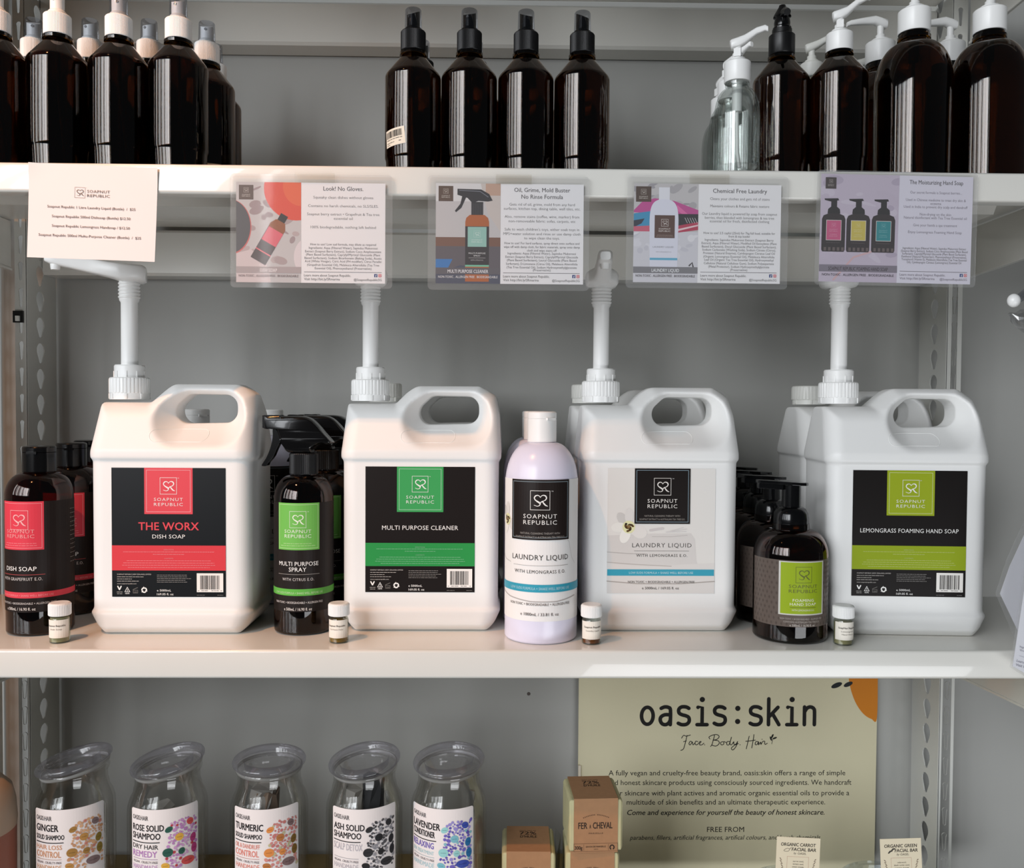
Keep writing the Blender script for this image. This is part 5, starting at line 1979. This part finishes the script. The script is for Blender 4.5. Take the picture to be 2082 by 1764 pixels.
def jar_lid(parent, tx, ty):
    p = [(0, -.0085), (.0275, -.0080), (.0300, -.0060), (.0312, .0030), (.0330, .0050), (.0420, .0054), (.0440, .0040), (.0452, .0016), (.0448, -.0012), (.0432, -.0030), (.0395, -.0036)]
    o = MB().lathe(p, 80).build('glass_lid', M_LID, parent)
    o.location = (0, 0, .2475)
    o.rotation_euler = (tx, ty, 0)
    g = MB().lathe([(.0388, -.0052), (.0405, -.0056), (.0410, -.0075), (.0402, -.0092), (.0386, -.0095)], 72).build('seal_ring', frosted('clear_seal', (206, 204, 200), .35, .05), o)
    return o


def crumple(parent, name, m, cx, cy, z0, z1, rx, ry, seed, facets=11, top=.75, jag=.18):
    """crumpled paper or film packet, irregular facets"""
    r = random.Random(seed)
    secs = []
    n = 9
    ph = [r.uniform(1 - jag, 1 + jag) for _ in range(facets)]
    for i in range(n):
        t = i / (n - 1)
        k = (1 - (1 - top) * t) * (0.8 + .2 * math.sin(PI * min(1, t * 1.4)))
        ring = []
        for q in range(facets):
            a = 2 * PI * (q + .35 * math.sin(i * 1.7 + q)) / facets
            f = k * ph[q] * r.uniform(1 - jag * .35, 1 + jag * .35)
            ring.append((cx + rx * f * math.cos(a), cy + ry * f * math.sin(a), z0 + (z1 - z0) * t + r.uniform(-.003, .003)))
        secs.append(ring)
    return MB().loft(secs).build(name, m, parent, smooth=0)


KINDS = {
    'ginger': dict(h1='GINGER', h2='SOLID SHAMPOO', l3='HAIR LOSS', l4='CONTROL', c3=(206, 150, 112), c4=(206, 150, 112), ch=(206, 160, 120), typ='For all hair types', pr=('Midi Canelé', 'Maxi Canelé'),
                   base=[(204, 158, 118), (214, 170, 130), (196, 146, 108)], big=[(162, 122, 62), (128, 110, 110), (186, 138, 74), (140, 118, 52)], star=(206, 130, 110)),
    'rose': dict(h1='ROSE SOLID', h2='SHAMPOO', l3='DRY HAIR', l4='REMEDY', c3=(40, 36, 38), c4=(178, 128, 186), ch=(190, 150, 196), typ='For sensitive scalp', pr=('Midi Canelé', 'Maxi Canelé'),
                 base=[(196, 146, 196), (206, 160, 204), (186, 132, 188)], big=[(44, 92, 78), (206, 84, 82), (226, 176, 74), (176, 62, 118)], star=(190, 60, 74)),
    'turmeric': dict(h1='TURMERIC', h2='SOLID SHAMPOO', l3='OIL & DANDRUFF', l4='CONTROL', c3=(220, 136, 122), c4=(222, 132, 118), ch=(222, 140, 124), typ='For coloured hair', pr=('Midi Canelé', 'Maxi Canelé'),
                     base=[(206, 134, 128), (196, 120, 116), (214, 146, 138)], big=[(222, 142, 74), (128, 104, 104), (186, 120, 66), (126, 96, 44)], star=(198, 190, 146)),
    'ash': dict(h1='ASH SOLID', h2='SHAMPOO', l3='SCALP DETOX', l4=None, c3=(186, 182, 188), c4=(180, 176, 182), ch=(186, 182, 188), typ='For normal to oily scalp', pr=('Midi Canelé', 'Maxi Canelé'),
                base=[(84, 84, 88), (66, 66, 70), (140, 140, 146)], big=[(42, 42, 44), (50, 50, 52), (36, 36, 38), (40, 40, 44)], star=(150, 150, 156)),
    'lavender': dict(h1='LAVENDER', h2='CONDITIONER', l3='RELAXING', l4='SPA TREATMENT', c3=(108, 92, 178), c4=(170, 206, 212), ch=(170, 206, 214), typ='For all hair types', pr=('Conditioner', ''),
                     base=[(112, 100, 186), (92, 82, 170), (150, 142, 206)], big=[(150, 206, 206), (60, 80, 170), (124, 186, 200), (40, 110, 164)], star=(130, 190, 204)),
}


def jar_label(parent, kind, turn, seed, w=.0870):
    """paper label drawn in photo pixels: 130 wide; handmade bars brand"""
    K = KINDS[kind]
    s = w / 130.0
    a = Art(s, 65, 0.2065 / s, step=.0032)
    BK = (40, 36, 38)
    a.rrect(0, 0, 130, 172, 5, (234, 228, 226), 0)
    a.text('OASIS:HAIR', 4, 20, 8, (58, 54, 56), 34, 'l', L=2, bold=.01)
    big = len(K['h1']) <= 8
    y = 36.5
    a.text(K['h1'], 4, y + 3, 12 if big else 11, BK, {'GINGER': 46, 'TURMERIC': 58}.get(K['h1'], 62), 'l', L=2, bold=.030)
    a.text(K['h2'], 4, y + 18, 8.5 if K['h2'].startswith('SOLID') else 11, BK, {'SHAMPOO': 56, 'CONDITIONER': 52}.get(K['h2'], 56), 'l', L=2, bold=.026)
    a.stroke([(4, 60), (30, 60.5), (58, 60)], 1.6, BK, 2)
    if K['l4'] and kind != 'lavender':
        a.text(K['l3'], 4, 72.5, 8.0, K['c3'], 52, 'l', L=2, bold=.012)
        a.text(K['l4'], 4, 87, 11, K['c4'], 50, 'l', L=2, bold=.022)
    elif kind == 'lavender':
        a.text(K['l3'], 4, 75, 11, K['c3'], 50, 'l', L=2, bold=.022)
        a.text(K['l4'], 4, 86.5, 6.5, K['c4'], 50, 'l', L=2, bold=.012)
    else:
        a.text(K['l3'], 4, 76, 12, K['c3'], 58, 'l', L=2, bold=.012)
    a.rect(5, 90.5, 55, 91.2, tuple(int(v * .8) for v in K['c4']), 2)
    a.text('VEGAN . CRUELTY-FREE', 5, 98.5, 4.0, (108, 100, 104), 50, 'l', L=2, bold=.01)
    a.text('HANDMADE', 5, 110, 8.6, K['ch'], 50, 'l', L=2, bold=.010)
    # trapezoid of seeds, petals and peel
    r = random.Random(seed)

    def ins(x, y_):
        if not (24 < y_ < 112):
            return False
        t = (y_ - 24) / 88
        return 79 - 16 * t < x < 124 + 2 * t
    pts = []
    for q, (bx, by, rx, ry, rot) in enumerate(((74, 38, 7, 5, -30), (112, 32, 7, 6, 30), (92, 55, 7.5, 7, 0), (118, 64, 6, 8, 10), (72, 80, 9, 8, 0), (108, 103, 13, 7.5, 8), (68, 104, 7.5, 5.5, 20), (120, 84, 6, 9, 0), (96, 82, 6, 6, 0))):
        a.ell(bx, by, rx, ry, K['big'][q % 4], 4, rot=rot)
        a.stroke([(bx - rx * .55, by), (bx + rx * .55, by)], .8, tuple(int(v * .75) for v in K['big'][q % 4]), 5, caps=False)
        pts.append((bx, by, max(rx, ry)))
    tries = 0
    while tries < 1500 and len(pts) < 120:
        tries += 1
        x, y_ = r.uniform(60, 126), r.uniform(24, 112)
        rr = r.uniform(1.7, 4.0)
        if not ins(x, y_) or any(math.hypot(x - p[0], y_ - p[1]) < p[2] * .9 + rr * .8 for p in pts):
            continue
        pts.append((x, y_, rr))
        if r.random() < .12:
            for k in range(6):
                an = k * PI / 6
                a.stroke([(x - rr * 1.2 * math.cos(an), y_ - rr * 1.2 * math.sin(an)), (x + rr * 1.2 * math.cos(an), y_ + rr * 1.2 * math.sin(an))], .7, K['star'], 3, caps=False)
        else:
            a.ell(x, y_, rr * r.uniform(.8, 1.25), rr * .85, r.choice(K['base']), 3, rot=r.uniform(-60, 60), n=12)
    a.text(K['typ'], 55, 126, 5.2, (58, 54, 56), 2.6 * len(K['typ']), 'l', L=2, bold=.010)
    a.rect(54, 131, 128, 131.6, (120, 114, 116), 2)
    a.text(K['pr'][0], 55, 143, 5.0, (58, 54, 56), 36, 'l', L=2, bold=.016)
    if K['pr'][1]:
        a.text(K['pr'][1], 55, 150, 5.0, (58, 54, 56), 36, 'l', L=2, bold=.016)
    a.text('$', 108, 142, 4.4, (58, 54, 56), 2.6, L=2)
    a.text('18', 117, 141, 4.6, (40, 36, 38), 5, L=2, bold=.02)
    a.text('$', 108, 149, 4.4, (58, 54, 56), 2.6, L=2)
    a.text('26.50', 118.5, 148.5, 4.6, (40, 36, 38), 13, L=2, bold=.02)
    return a.build('jar_label', parent, on_cyl(RJ, turn), rough=.55)


G12 = 'lidded glass jars of solid shampoo'
for i, (px, Y, kind, turn, lid, lab, seed) in enumerate([
        (152, .112, 'ginger', 16, (.02, -.20), 'glass jar labelled Ginger with beige bars, lid tipped over', 11),
        (342, .112, 'rose', 14, (.05, -.17), 'glass jar labelled Rose Solid Shampoo with pink and green label art', 12),
        (548, .112, 'turmeric', 8, (.02, .015), 'glass jar labelled Turmeric holding a brown crumpled packet', 13),
        (741, .112, 'ash', 8, (.09, -.10), 'glass jar labelled Ash holding a grey and black packet', 14),
        (912, .112, 'lavender', -10, (.09, -.06), 'glass jar labelled Lavender Conditioner, clear inside, beside the soap bars', 15)]):
    j = thing('glass_jar', lab, 'jar', low(px, Y), 0, G12)
    jar_body(j)
    jar_lid(j, *lid)
    jar_label(j, kind, math.radians(turn), seed)

# packets inside the jars, each standing loose in its jar
def packet(label, px, fn):
    t = thing('wrapped_bar', label, 'soap', (low(px, .112)[0], .112, Z_LOW + .0112), 0, 'wrapped bars inside the jars')
    fn(t)


packet('brown crumpled packet inside the turmeric jar', 548, lambda t: (crumple(t, 'brown_packet', M_BROWN, -.004, -.002, 0, .200, .029, .027, 4, 9, .78, .10), crumple(t, 'clear_wrap', M_BAGW, -.007, -.007, .10, .206, .025, .021, 6, 8, .80, .12)))
packet('black packet in grey film inside the ash jar', 741, lambda t: (crumple(t, 'black_packet', M_CHAR, .011, .002, 0, .214, .019, .021, 5, 8, .90, .06), crumple(t, 'clear_wrap', M_BAGW, -.011, -.003, .02, .206, .018, .022, 9, 8, .90, .08)))
packet('pale film packet low inside the rose jar', 342, lambda t: (crumple(t, 'pale_packet', M_BROWN, -.003, .003, 0, .150, .028, .026, 14, 9, .7, .12), crumple(t, 'clear_wrap', M_BAGW, -.006, -.003, .02, .182, .027, .024, 15, 9, .62, .13)))
packet('dark packet low inside the ginger jar', 152, lambda t: (crumple(t, 'dark_packet', M_BROWN, 0, .001, 0, .120, .028, .027, 17, 9, .7, .12),))

# soap cubes in kraft sleeves
M_CELLO = film('cellophane', (240, 240, 238), .10, .12)


def soap_cube(label, px, Yf, z, rz, film_=False, face=True, seed=0, d=.0665):
    w, hgt, sw = .0675, .0675, .0555
    x = W(px, 1690, Yf).x
    t = thing('soap_cube', label, 'soap', (x, Yf + d / 2, z), rz, 'kraft wrapped soap cubes')
    r = random.Random(seed)
    mb = MB()
    secs = []
    for xx in (-.5, -.47, -.3, 0, .3, .47, .5):
        k = .955 if abs(xx) == .5 else 1
        jy = lambda: r.uniform(-.0007, .0007)
        secs.append([(xx * w, -d / 2 * k + jy(), .0015 + (1 - k) * .03), (xx * w, d / 2 * k + jy(), .0015 + (1 - k) * .03), (xx * w, d / 2 * k + jy(), hgt * (k * .985)), (xx * w, -d / 2 * k + jy(), hgt * (k * .985))])
    mb.loft(secs).build('soap_block', M_SOAP, t, smooth=0, bevel=.0025)
    e = .0008
    prof = [(-d / 2 - e, -.0001), (-d / 2 - e, hgt + e), (d / 2 + e, hgt + e), (d / 2 + e, -.0001), (d / 2 + e - .0004, -.0001), (d / 2 + e - .0004, hgt + e - .0004), (-d / 2 - e + .0004, hgt + e - .0004), (-d / 2 - e + .0004, -.0001)]
    sl = MB().prism(prof[::-1], lambda u, v, q: (q, u, v), -sw / 2, sw / 2).build('kraft_sleeve', M_KRAFT, t, smooth=0)
    INK = (44, 32, 26)
    if face:
        a = Art(sw / 92.0, 0, 0)
        a.text('FER', -27.5, -49, 13, INK, 19, L=0, bold=.02)
        a.text('A', -12, -49.5, 8, INK, 3.4, L=0, bold=.02)
        a.text('CHEVAL', 14, -49, 13, INK, 41, L=0, bold=.02)
        n = 17
        for k in range(n):
            q = -1 + 2 * k / (n - 1)
            if k != 8:
                a.rect(q * 26 - .9, -73 - 6 * (1 - q * q), q * 26 + .9, -71 - 6 * (1 - q * q), (92, 66, 48), 0)
        a.text('MARSEILLE', 0, -37.5, 3.2, (80, 58, 44), 30, L=0, space=1.2)
        a.frame(-46, -18, 46, -9 + 8, .7, (112, 80, 58), 0)
        a.text('300g', -36, -5.5, 7.4, INK, 16, L=0, bold=.02)
        a.rect(-25.5, -16, -24.9, -3, (112, 80, 58), 0)
        a.rect(26, -16, 26.6, -3, (112, 80, 58), 0)
        a.text('SAVON DE MARSEILLE', 0, -9.5, 3.2, INK, 42, L=0, bold=.01)
        a.print_line(-4, 5, -5.2, 1.4, INK, 0)
        a.stroke([(34 + 4.2 * math.cos(math.radians(q)), -9 + 4.6 * math.sin(math.radians(q))) for q in range(125, 420, 15)], 2.4, INK, 0)
        a.build('front_print', sl, lambda u, v, off: (u, -d / 2 - e - off, v + .0008), rough=.6)
    a = Art(sw / 92.0, 0, 0)
    a.print_line(-18, 18, 20, 3, (104, 78, 58), 0)
    a.text('72%', 0, 38, 13, INK, 36, L=0, bold=.016)
    a.text("D'HUILE", 1, 52, 10, INK, 36, L=0, bold=.012)
    a.build('top_print', sl, lambda u, v, off: (u, d / 2 + v, hgt + e + off), rough=.6)
    if film_:
        MB().loft([[(w * .5 + .001, -d * .45, .004), (w * .5 + .006, 0, .006), (w * .5 + .002, d * .48, .008), (w * .5 + .003, d * .48, hgt), (w * .5 + .009, d * .1, hgt + .003), (w * .5 + .002, -d * .45, hgt - .004)],
                   [(w * .5 + .0006, -d * .45, .004), (w * .5 + .0055, 0, .006), (w * .5 + .0014, d * .48, .008), (w * .5 + .0024, d * .48, hgt), (w * .5 + .0084, d * .1, hgt + .003), (w * .5 + .0014, -d * .45, hgt - .004)]]).build('cellophane', M_CELLO, t, smooth=0)
    return t


ZB = Z_LOW + .0003
soap_cube('kraft sleeved soap cube on top of the lower stack, cellophane loose at its side', 1076, .098, ZB + .0690, math.radians(-1), True, seed=2)
soap_cube('kraft sleeved soap cube at the bottom of the lower stack', 1080, .099, ZB, 0, False, seed=3)
soap_cube('kraft sleeved soap cube topping the taller stack before the beige poster', 1209, .094, ZB + .1380, math.radians(2.5), False, seed=4)
soap_cube('kraft sleeved soap cube second down in the taller stack', 1206, .098, ZB + .0690, math.radians(-1), False, seed=5)
soap_cube('kraft sleeved soap cube at the foot of the taller stack', 1204, .098, ZB, 0, False, seed=6)

# poster leaning on the back panel
YP = .3735
sP = (1 + YP) / FPX
P0 = W(1479, 1575, YP)
ps = thing('poster', 'beige oasis:skin poster on the back panel behind the soap stacks', 'poster', P0)
a = Art(sP, 1479, 1575)
BEI = (214, 207, 176)
zt_, zb_ = W(1479, 1352, YP).z - P0.z, -.4630 - P0.z + .0003
MB().box((1170 - 1479) * sP, (1788 - 1479) * sP, 0, .0012, zb_, zt_).build('poster_board', ink(BEI, .6), ps, smooth=0)
OR = (206, 126, 34)
a.poly(spline([(1788, 1352), (1788, 1456), (1776, 1458), (1760, 1448), (1745, 1428), (1734, 1402), (1728, 1375), (1727, 1352)], 6), OR, 0)
for q in ((1703, 1388, 12, 5, -22), (1727, 1386, 10, 4.5, -24)):
    a.ell(q[0], q[1], q[2], q[3], (34, 38, 40), 0, rot=q[4])
a.build('orange_motif', ps, on_plane(0), rough=.6, gap=.0001, base=.0001)
a = Art(sP, 1479, 1575)
PB = (26, 24, 22)


def mono(a, s, x, y, sc, wst):
    """rounded-end stroke lettering; x, y of the first letter's baseline corner, sc = x-height unit"""
    adv = .93
    G = {'o': [('e', .32, .5, .30, .48)], 's': [[(.60, .92), (.45, 1.0), (.22, 1.0), (.08, .86), (.10, .66), (.25, .56), (.45, .50), (.60, .40), (.62, .18), (.48, .02), (.24, .0), (.06, .08)]],
         'a': [[(.10, .92), (.28, 1.0), (.48, .97), (.58, .82), (.58, .0)], [(.58, .55), (.30, .56), (.10, .44), (.06, .24), (.16, .05), (.34, .0), (.50, .10), (.58, .26)]],
         'i': [[(.14, .98), (.36, .98), (.36, .02)], [(.10, .0), (.62, .0)], ('d', .36, 1.42)], 'k': [[(.08, 1.46), (.08, .0)], [(.56, .98), (.12, .46)], [(.28, .62), (.62, .0)]],
         'n': [[(.08, 1.0), (.08, .0)], [(.08, .72), (.22, .94), (.40, 1.0), (.56, .90), (.60, .70), (.60, .0)]], ':': [('d', .34, .92), ('d', .34, .18)]}
    for ch in s:
        for g in G[ch]:
            if g[0] == 'd':
                a.ell(x + g[1] * sc, y - g[2] * sc * .92, wst * .72, wst * .72, PB, 1)
            elif g[0] == 'e':
                a.stroke([(x + (g[1] + g[3] * math.cos(2 * PI * k / 28)) * sc, y - (g[2] + g[4] * math.sin(2 * PI * k / 28)) * sc * .92) for k in range(28)], wst, PB, 1, closed=True)
            else:
                pts = [(x + u * sc, y - v * sc * .92) for u, v in g]
                if ch in 's' or (ch == 'a') or (ch == 'n' and len(g) > 2):
                    a.stroke(pts, wst, PB, 1, smooth=4)
                else:
                    a.stroke(pts, wst, PB, 1)
        x += adv * sc


mono(a, 'oasis:skin', 1299, 1470, 40, 7.6)


def script(a, strokes, x, y, k, w):
    for st in strokes:
        a.stroke([(x + u * k, y - v * k) for u, v in st], w, PB, 1, smooth=5)


# handwritten line
FACE = [[(0, 17), (6, 24), (14, 22), (26, 25)], [(16, 24), (12, 8), (6, -10), (-2, -14)], [(6, 8), (14, 10)], [(32, 7), (26, 9), (22, 3), (26, 0), (32, 7), (34, 0), (40, 5)],
        [(48, 8), (42, 9), (40, 3), (44, 0), (50, 3), (54, 8), (58, 8), (54, 4), (54, 0), (60, 0), (66, 4)], [(68, 0.2), (68.8, .2)]]
BODY = [[(82, 15), (80, 20), (90, 25), (100, 26), (106, 21), (100, 14), (90, 12)], [(94, 24), (88, 2), (84, -4)], [(92, 12), (104, 10), (106, 3), (98, -3), (88, -1)],
        [(116, 8), (110, 6), (112, 0), (118, 2), (118, 8), (124, 6)], [(134, 8), (127, 8), (126, 1), (132, 1), (138, 20), (134, 4), (138, 0), (144, 8), (144, 2), (150, 2), (154, 9), (150, -4), (142, -13), (138, -8), (148, 0), (156, 3)], [(160, .2), (160.8, .2)]]
HAIR = [[(182, 22), (178, 6), (174, -10)], [(196, 26), (194, 12), (190, -8)], [(172, 9), (184, 10), (200, 12)], [(208, 8), (202, 8), (200, 1), (206, 1), (210, 8), (210, 0), (216, 7), (217, 1), (222, 8), (228, 9), (228, 4), (230, 1), (236, 4)], [(220, 14), (220.6, 14)]]
for st, x_, kx in ((FACE, 1383, .70), (BODY, 1440 - 80 * .80, .80), (HAIR, 1516 - 172 * .70, .70)):
    for q in st:
        a.stroke([(x_ + u * kx, 1512 - v * .82) for u, v in q], 1.5, PB, 1, smooth=5)
for q in ((1571, 1496, -64), (1576, 1500, -20), (1568, 1501, -110)):
    an = math.radians(q[2])
    a.ell(q[0], q[1] - 2, 5, 1.8, PB, 1, rot=q[2], n=10)
a.stroke([(1570, 1510), (1572, 1499)], 1.0, PB, 1)
a.build('title_lettering', ps, on_plane(0), rough=.6, gap=.0001, base=.0001)
a = Art(sP, 1479, 1575)
for s, y, cap, x0_, x1_, bold, sh in (('A fully vegan and cruelty-free beauty brand, oasis:skin offers a range of simple', 1575.5, 10.5, 1233, 1724, 0, 0),
                                      ('and honest skincare products using consciously sourced ingredients. We handcraft', 1595.5, 10.5, 1232, 1737, 0, 0),
                                      ('our skincare with plant actives and aromatic organic essential oils to provide a', 1617.5, 10.5, 1240, 1733, 0, 0),
                                      ('multitude of skin benefits and an ultimate therapeutic experience.', 1636.5, 10.5, 1271, 1683, 0, 0),
                                      ('Come and experience for yourself the beauty of honest skincare.', 1658, 10.5, 1272, 1682, .014, .25),
                                      ('FREE FROM', 1694, 10.5, 1438, 1515, 0, 0),
                                      ('parabens, fillers, artificial fragrances, artifical colours, and harsh chemicals', 1710, 9.2, 1278, 1674, 0, .25)):
    a.text(s, x0_, y - (6.5 if cap < 12 else 0) * 0, cap, (34, 32, 28), x1_ - x0_, 'l', L=1, bold=bold, shear=sh)
a.build('body_text', ps, on_plane(0), rough=.6, gap=.0001, base=.0001)
MB().box((1170 - 1479) * sP, (1175 - 1479) * sP, -.004, -.0003, W(1170, 1578, YP).z - P0.z, W(1170, 1554, YP).z - P0.z).build('corner_clip', ink((214, 204, 186)), ps, smooth=0)

# clear tubs with ingredient cards
M_TUB = film('tub_plastic', (246, 249, 250), .05, .05, .99)


def tub(label, px, Y, r, h, rx=1.0):
    t = thing('clear_tub', label, 'container', low(px, Y, 1700, Z_SH + .0003), 0, 'clear tubs on the jar shelf')
    S = Matrix.Diagonal((rx, 1, 1, 1))
    MB().lathe([(0, .002), (r * .86, 0), (r * .9, .002), (r, h - .004), (r + .003, h - .003), (r + .0035, h), (r + .001, h + .001), (r - .0012, h - .003), (r * .9 - .0012, .004), (0, .004)], 60, 0, S).build('tub_wall', M_TUB, t)
    MB().box(-r * .55 * rx, r * .5 * rx, -r * .5, r * .52, .0045, .032).box(-r * .5 * rx, r * .45 * rx, -r * .45, r * .45, .0325, .056).build('bar_stack', M_SOAP, t, smooth=0, bevel=.003)
    return t


T1 = tub('clear tub holding the carrot facial bar card', 1622, .090, .056, .1205, 1.0)
T2 = tub('clear tub holding the green facial bar card', 1812, .096, .056, .1225, 1.05)
T3 = tub('clear tub beyond the green facial bar, cut by the photo edge', 2096, .090, .052, .1145, 1.0)


def bar_card(label, px, py, Y, w, tilt, lean, title1, title2, icon, lines):
    s = (1 + Y) / FPX
    a = Art(s, px, py)
    t = thing('ingredient_card', label, 'card', W(px, py, Y), 0, 'ingredient cards in the clear tubs')
    t.rotation_euler = (lean, tilt, 0)
    CR = (228, 216, 188)
    x0, x1 = px - w / 2, px + w / 2
    MB().box(-w / 2 * s, w / 2 * s, 0, .0005, -104 * s, 36 * s).build('card_board', ink(CR, .6), t, smooth=0)
    y0 = py - 36
    K = (40, 34, 30)
    a.text(title1, px, y0 + 18, 6.5, K, w * .80, L=0, bold=.03, shear=.1)
    a.text(title2, px + w * .13, y0 + 27.5, 6.5, K, w * .56, L=0, bold=.03, shear=.1)
    a.text('by', px - w * .07, y0 + 34, 4, K, 6, L=0, shear=.3)
    a.text('OASIS.', px + w * .09, y0 + 34.5, 4.2, K, 18, L=0, bold=.01)
    if icon == 'carrot':
        a.stroke([(px - w * .33, y0 + 28), (px - w * .26, y0 + 23), (px - w * .2, y0 + 25), (px - w * .24, y0 + 29)], .8, (88, 76, 66), 0, 4, closed=True)
        a.stroke([(px - w * .2, y0 + 24), (px - w * .16, y0 + 21)], .9, (88, 76, 66), 0)
    else:
        for q in range(4):
            a.ell(px - w * .28 + q * 3, y0 + 27.5 - q * 2.2, 4, 1.6, (70, 66, 58), 0, rot=-40 + 30 * (q % 2), n=9)
    a.frame(px - w * .25, y0 + 39, px + w * .25, y0 + 96, .6, (196, 160, 140), 0)
    for q, l in enumerate(lines):
        a.text(l, px + 1, y0 + 50 + q * 5.6, 3.2, (70, 62, 56), 1.9 * len(l), L=1)
    for sx in (-1, 1):
        for q in range(7):
            a.ell(px + sx * (w * .40 - q * .9), y0 + 44 + q * 3.6, 2.4, 1.0, (132, 116, 98), 0, rot=sx * (-40 + 60 * (q % 2)), n=8)
    a.build('printed_face', t, on_plane(0), rough=.6, gap=.00005, base=.00008)


bar_card('cream card reading organic carrot facial bar', 1622.5, 1738, .066, 91, math.radians(3.0), math.radians(-4), 'ORGANIC CARROT', 'FACIAL BAR', 'carrot', ('carrot seed,', 'tomato seed,', 'sweet orange,', 'lemongrass'))
bar_card('cream card reading organic green facial bar', 1832, 1740, .070, 86, math.radians(-1.6), math.radians(-4), 'ORGANIC GREEN', 'FACIAL BAR', 'leaf', ('cedarwood,', 'black cumin seed,', 'pumpkin, borage,', 'jojoba'))

# salmon canister at the photo edge
sc_ = thing('canister', 'salmon pink canister with pale domed lid, cut by the photo edge', 'container', low(-62, .055, 1650, Z_LOW + .0003), 0)
MB().lathe([(0, 0), (.046, 0), (.0485, .003), (.0495, .187), (0, .187)], 60).build('canister_body', mat('salmon_glaze', (150, 92, 74), .5), sc_)
MB().lathe([(0, .187), (.0498, .187), (.0505, .194), (.0490, .217), (.045, .234), (.036, .244), (.018, .2475), (0, .248)], 60).build('domed_lid', mat('pale_lid', (176, 152, 130), .5), sc_)

# ------------------------------------------------------------------ hanging at the shelf end
def leaf_sheet(label, Y, corners, paper_in, text_at=None, hang=None, thick=.0007):
    """laminated sheet seen askew; corners in photo pixels"""
    c = [sum(p[0] for p in corners) / len(corners), sum(p[1] for p in corners) / len(corners)]
    s = (1 + Y) / FPX
    t = thing('laminated_sheet', label, 'sign', W(c[0], c[1], Y), 0, 'laminated sheets hanging at the shelf end')
    q = [((x - c[0]) * s, (c[1] - y) * s) for x, y in corners][::-1]
    MB().prism(q, lambda u, v, d: (u, d, v), -thick, thick).build('laminating_pouch', M_LAMI, t, smooth=0)
    q = [((x - c[0]) * s, (c[1] - y) * s) for x, y in paper_in][::-1]
    MB().prism(q, lambda u, v, d: (u, d, v), -thick * .4, thick * .4).build('paper_sheet', ink((238, 238, 244), .5), t, smooth=0)
    if hang:
        hx, hz = (hang[0] - c[0]) * s, (c[1] - hang[1]) * s
        top_ = hang[2] - t.location.z
        MB().tube([(hx, 0, hz - .004), (hx, 0, hz + .006), (hx + .004, hang[3] - Y, top_ - .01), (hx + .004, hang[3] - Y, top_)], .0006, 6).build('hanging_thread', film('nylon_thread', (236, 236, 236), .1, .1), t)
    return t, c, s


ls, c_, s_ = leaf_sheet('laminated sheet hanging askew past the lime jug, corner pointing at it', .015, [(2022, 1206), (2042, 1140), (2106, 990), (2320, 1090), (2200, 1420), (2068, 1310)],
                        [(2031, 1207), (2050, 1150), (2112, 1010), (2300, 1098), (2190, 1396), (2072, 1288)], hang=(2112, 996, .5118, .0150))
ls2, c_, s_ = leaf_sheet('laminated sheet with small print hanging before the shelf edge', -.020, [(2052, 1358), (2090, 1060), (2330, 1100), (2290, 1480), (2120, 1400)],
                         [(2057, 1356), (2093, 1080), (2316, 1112), (2280, 1462), (2122, 1392)], hang=(2296, 1104, .530, -.0010))
a = Art(s_, *c_)
for tx, x, y, w, cp in (('Ingredients', 2070, 1316, 30, 3.6), ('Goodness', 2070, 1323, 26, 3.6), ('Learn more about', 2064, 1346, 52, 5), ('Visit http://bit.ly', 2062, 1354, 52, 5)):
    a.text(tx, x, y, cp, (128, 126, 140), w, 'l', L=1, rot=16)
a.stroke([(2070, 1334), (2130, 1352)], .7, (180, 180, 190), 1)
a.build('printed_face', ls2, on_plane(-.0008), rough=.5, gap=.00005)
# clear pouch with white ball stopper
cp_ = thing('clear_pouch', 'clear plastic pouch with a round white stopper beside the shelf end', 'packaging', W(2090, 645, -.01), 0)
s_ = .99 / FPX
MB().ball((-30 * s_, 0, 34 * s_), 12.8 * s_, 12 * s_, 14 * s_, nu=28, nv=18).build('round_stopper', M_WPLAS, cp_)
MB().tube([(-20 * s_, 0, 38 * s_), (0, .004, 50 * s_), (60 * s_, .01, 70 * s_), (160 * s_, .012, 120 * s_)], [.0046, .0056, .007, .008], 14).build('clear_neck', M_CLEARCAP, cp_)
r = random.Random(3)
secs = []
for i, (x, z, ww) in enumerate(((-36, 8, 3), (-28, -2, 14), (-14, -6, 24), (0, -8, 30), (30, -6, 46), (80, 10, 60), (140, 30, 60))):
    ring = []
    for k in range(9):
        an = 2 * PI * k / 9
        f = r.uniform(.75, 1.2)
        ring.append(((x + r.uniform(-3, 3)) * s_, .02 * f * math.sin(an) * (ww / 60 + .1), (z + ww * f * math.cos(an) * .8) * s_))
    secs.append(ring)
MB().tube([(70 * s_, .008, 70 * s_), (72 * s_, .009, .10), (72 * s_, .009, .530 - cp_.location.z)], .0006, 6).build('hanging_thread', film('nylon_thread', (236, 236, 236), .1, .1), cp_)
MB().loft(secs).build('crinkled_pouch', film('crinkled_film', (246, 246, 246), .09, .10), cp_, smooth=0)
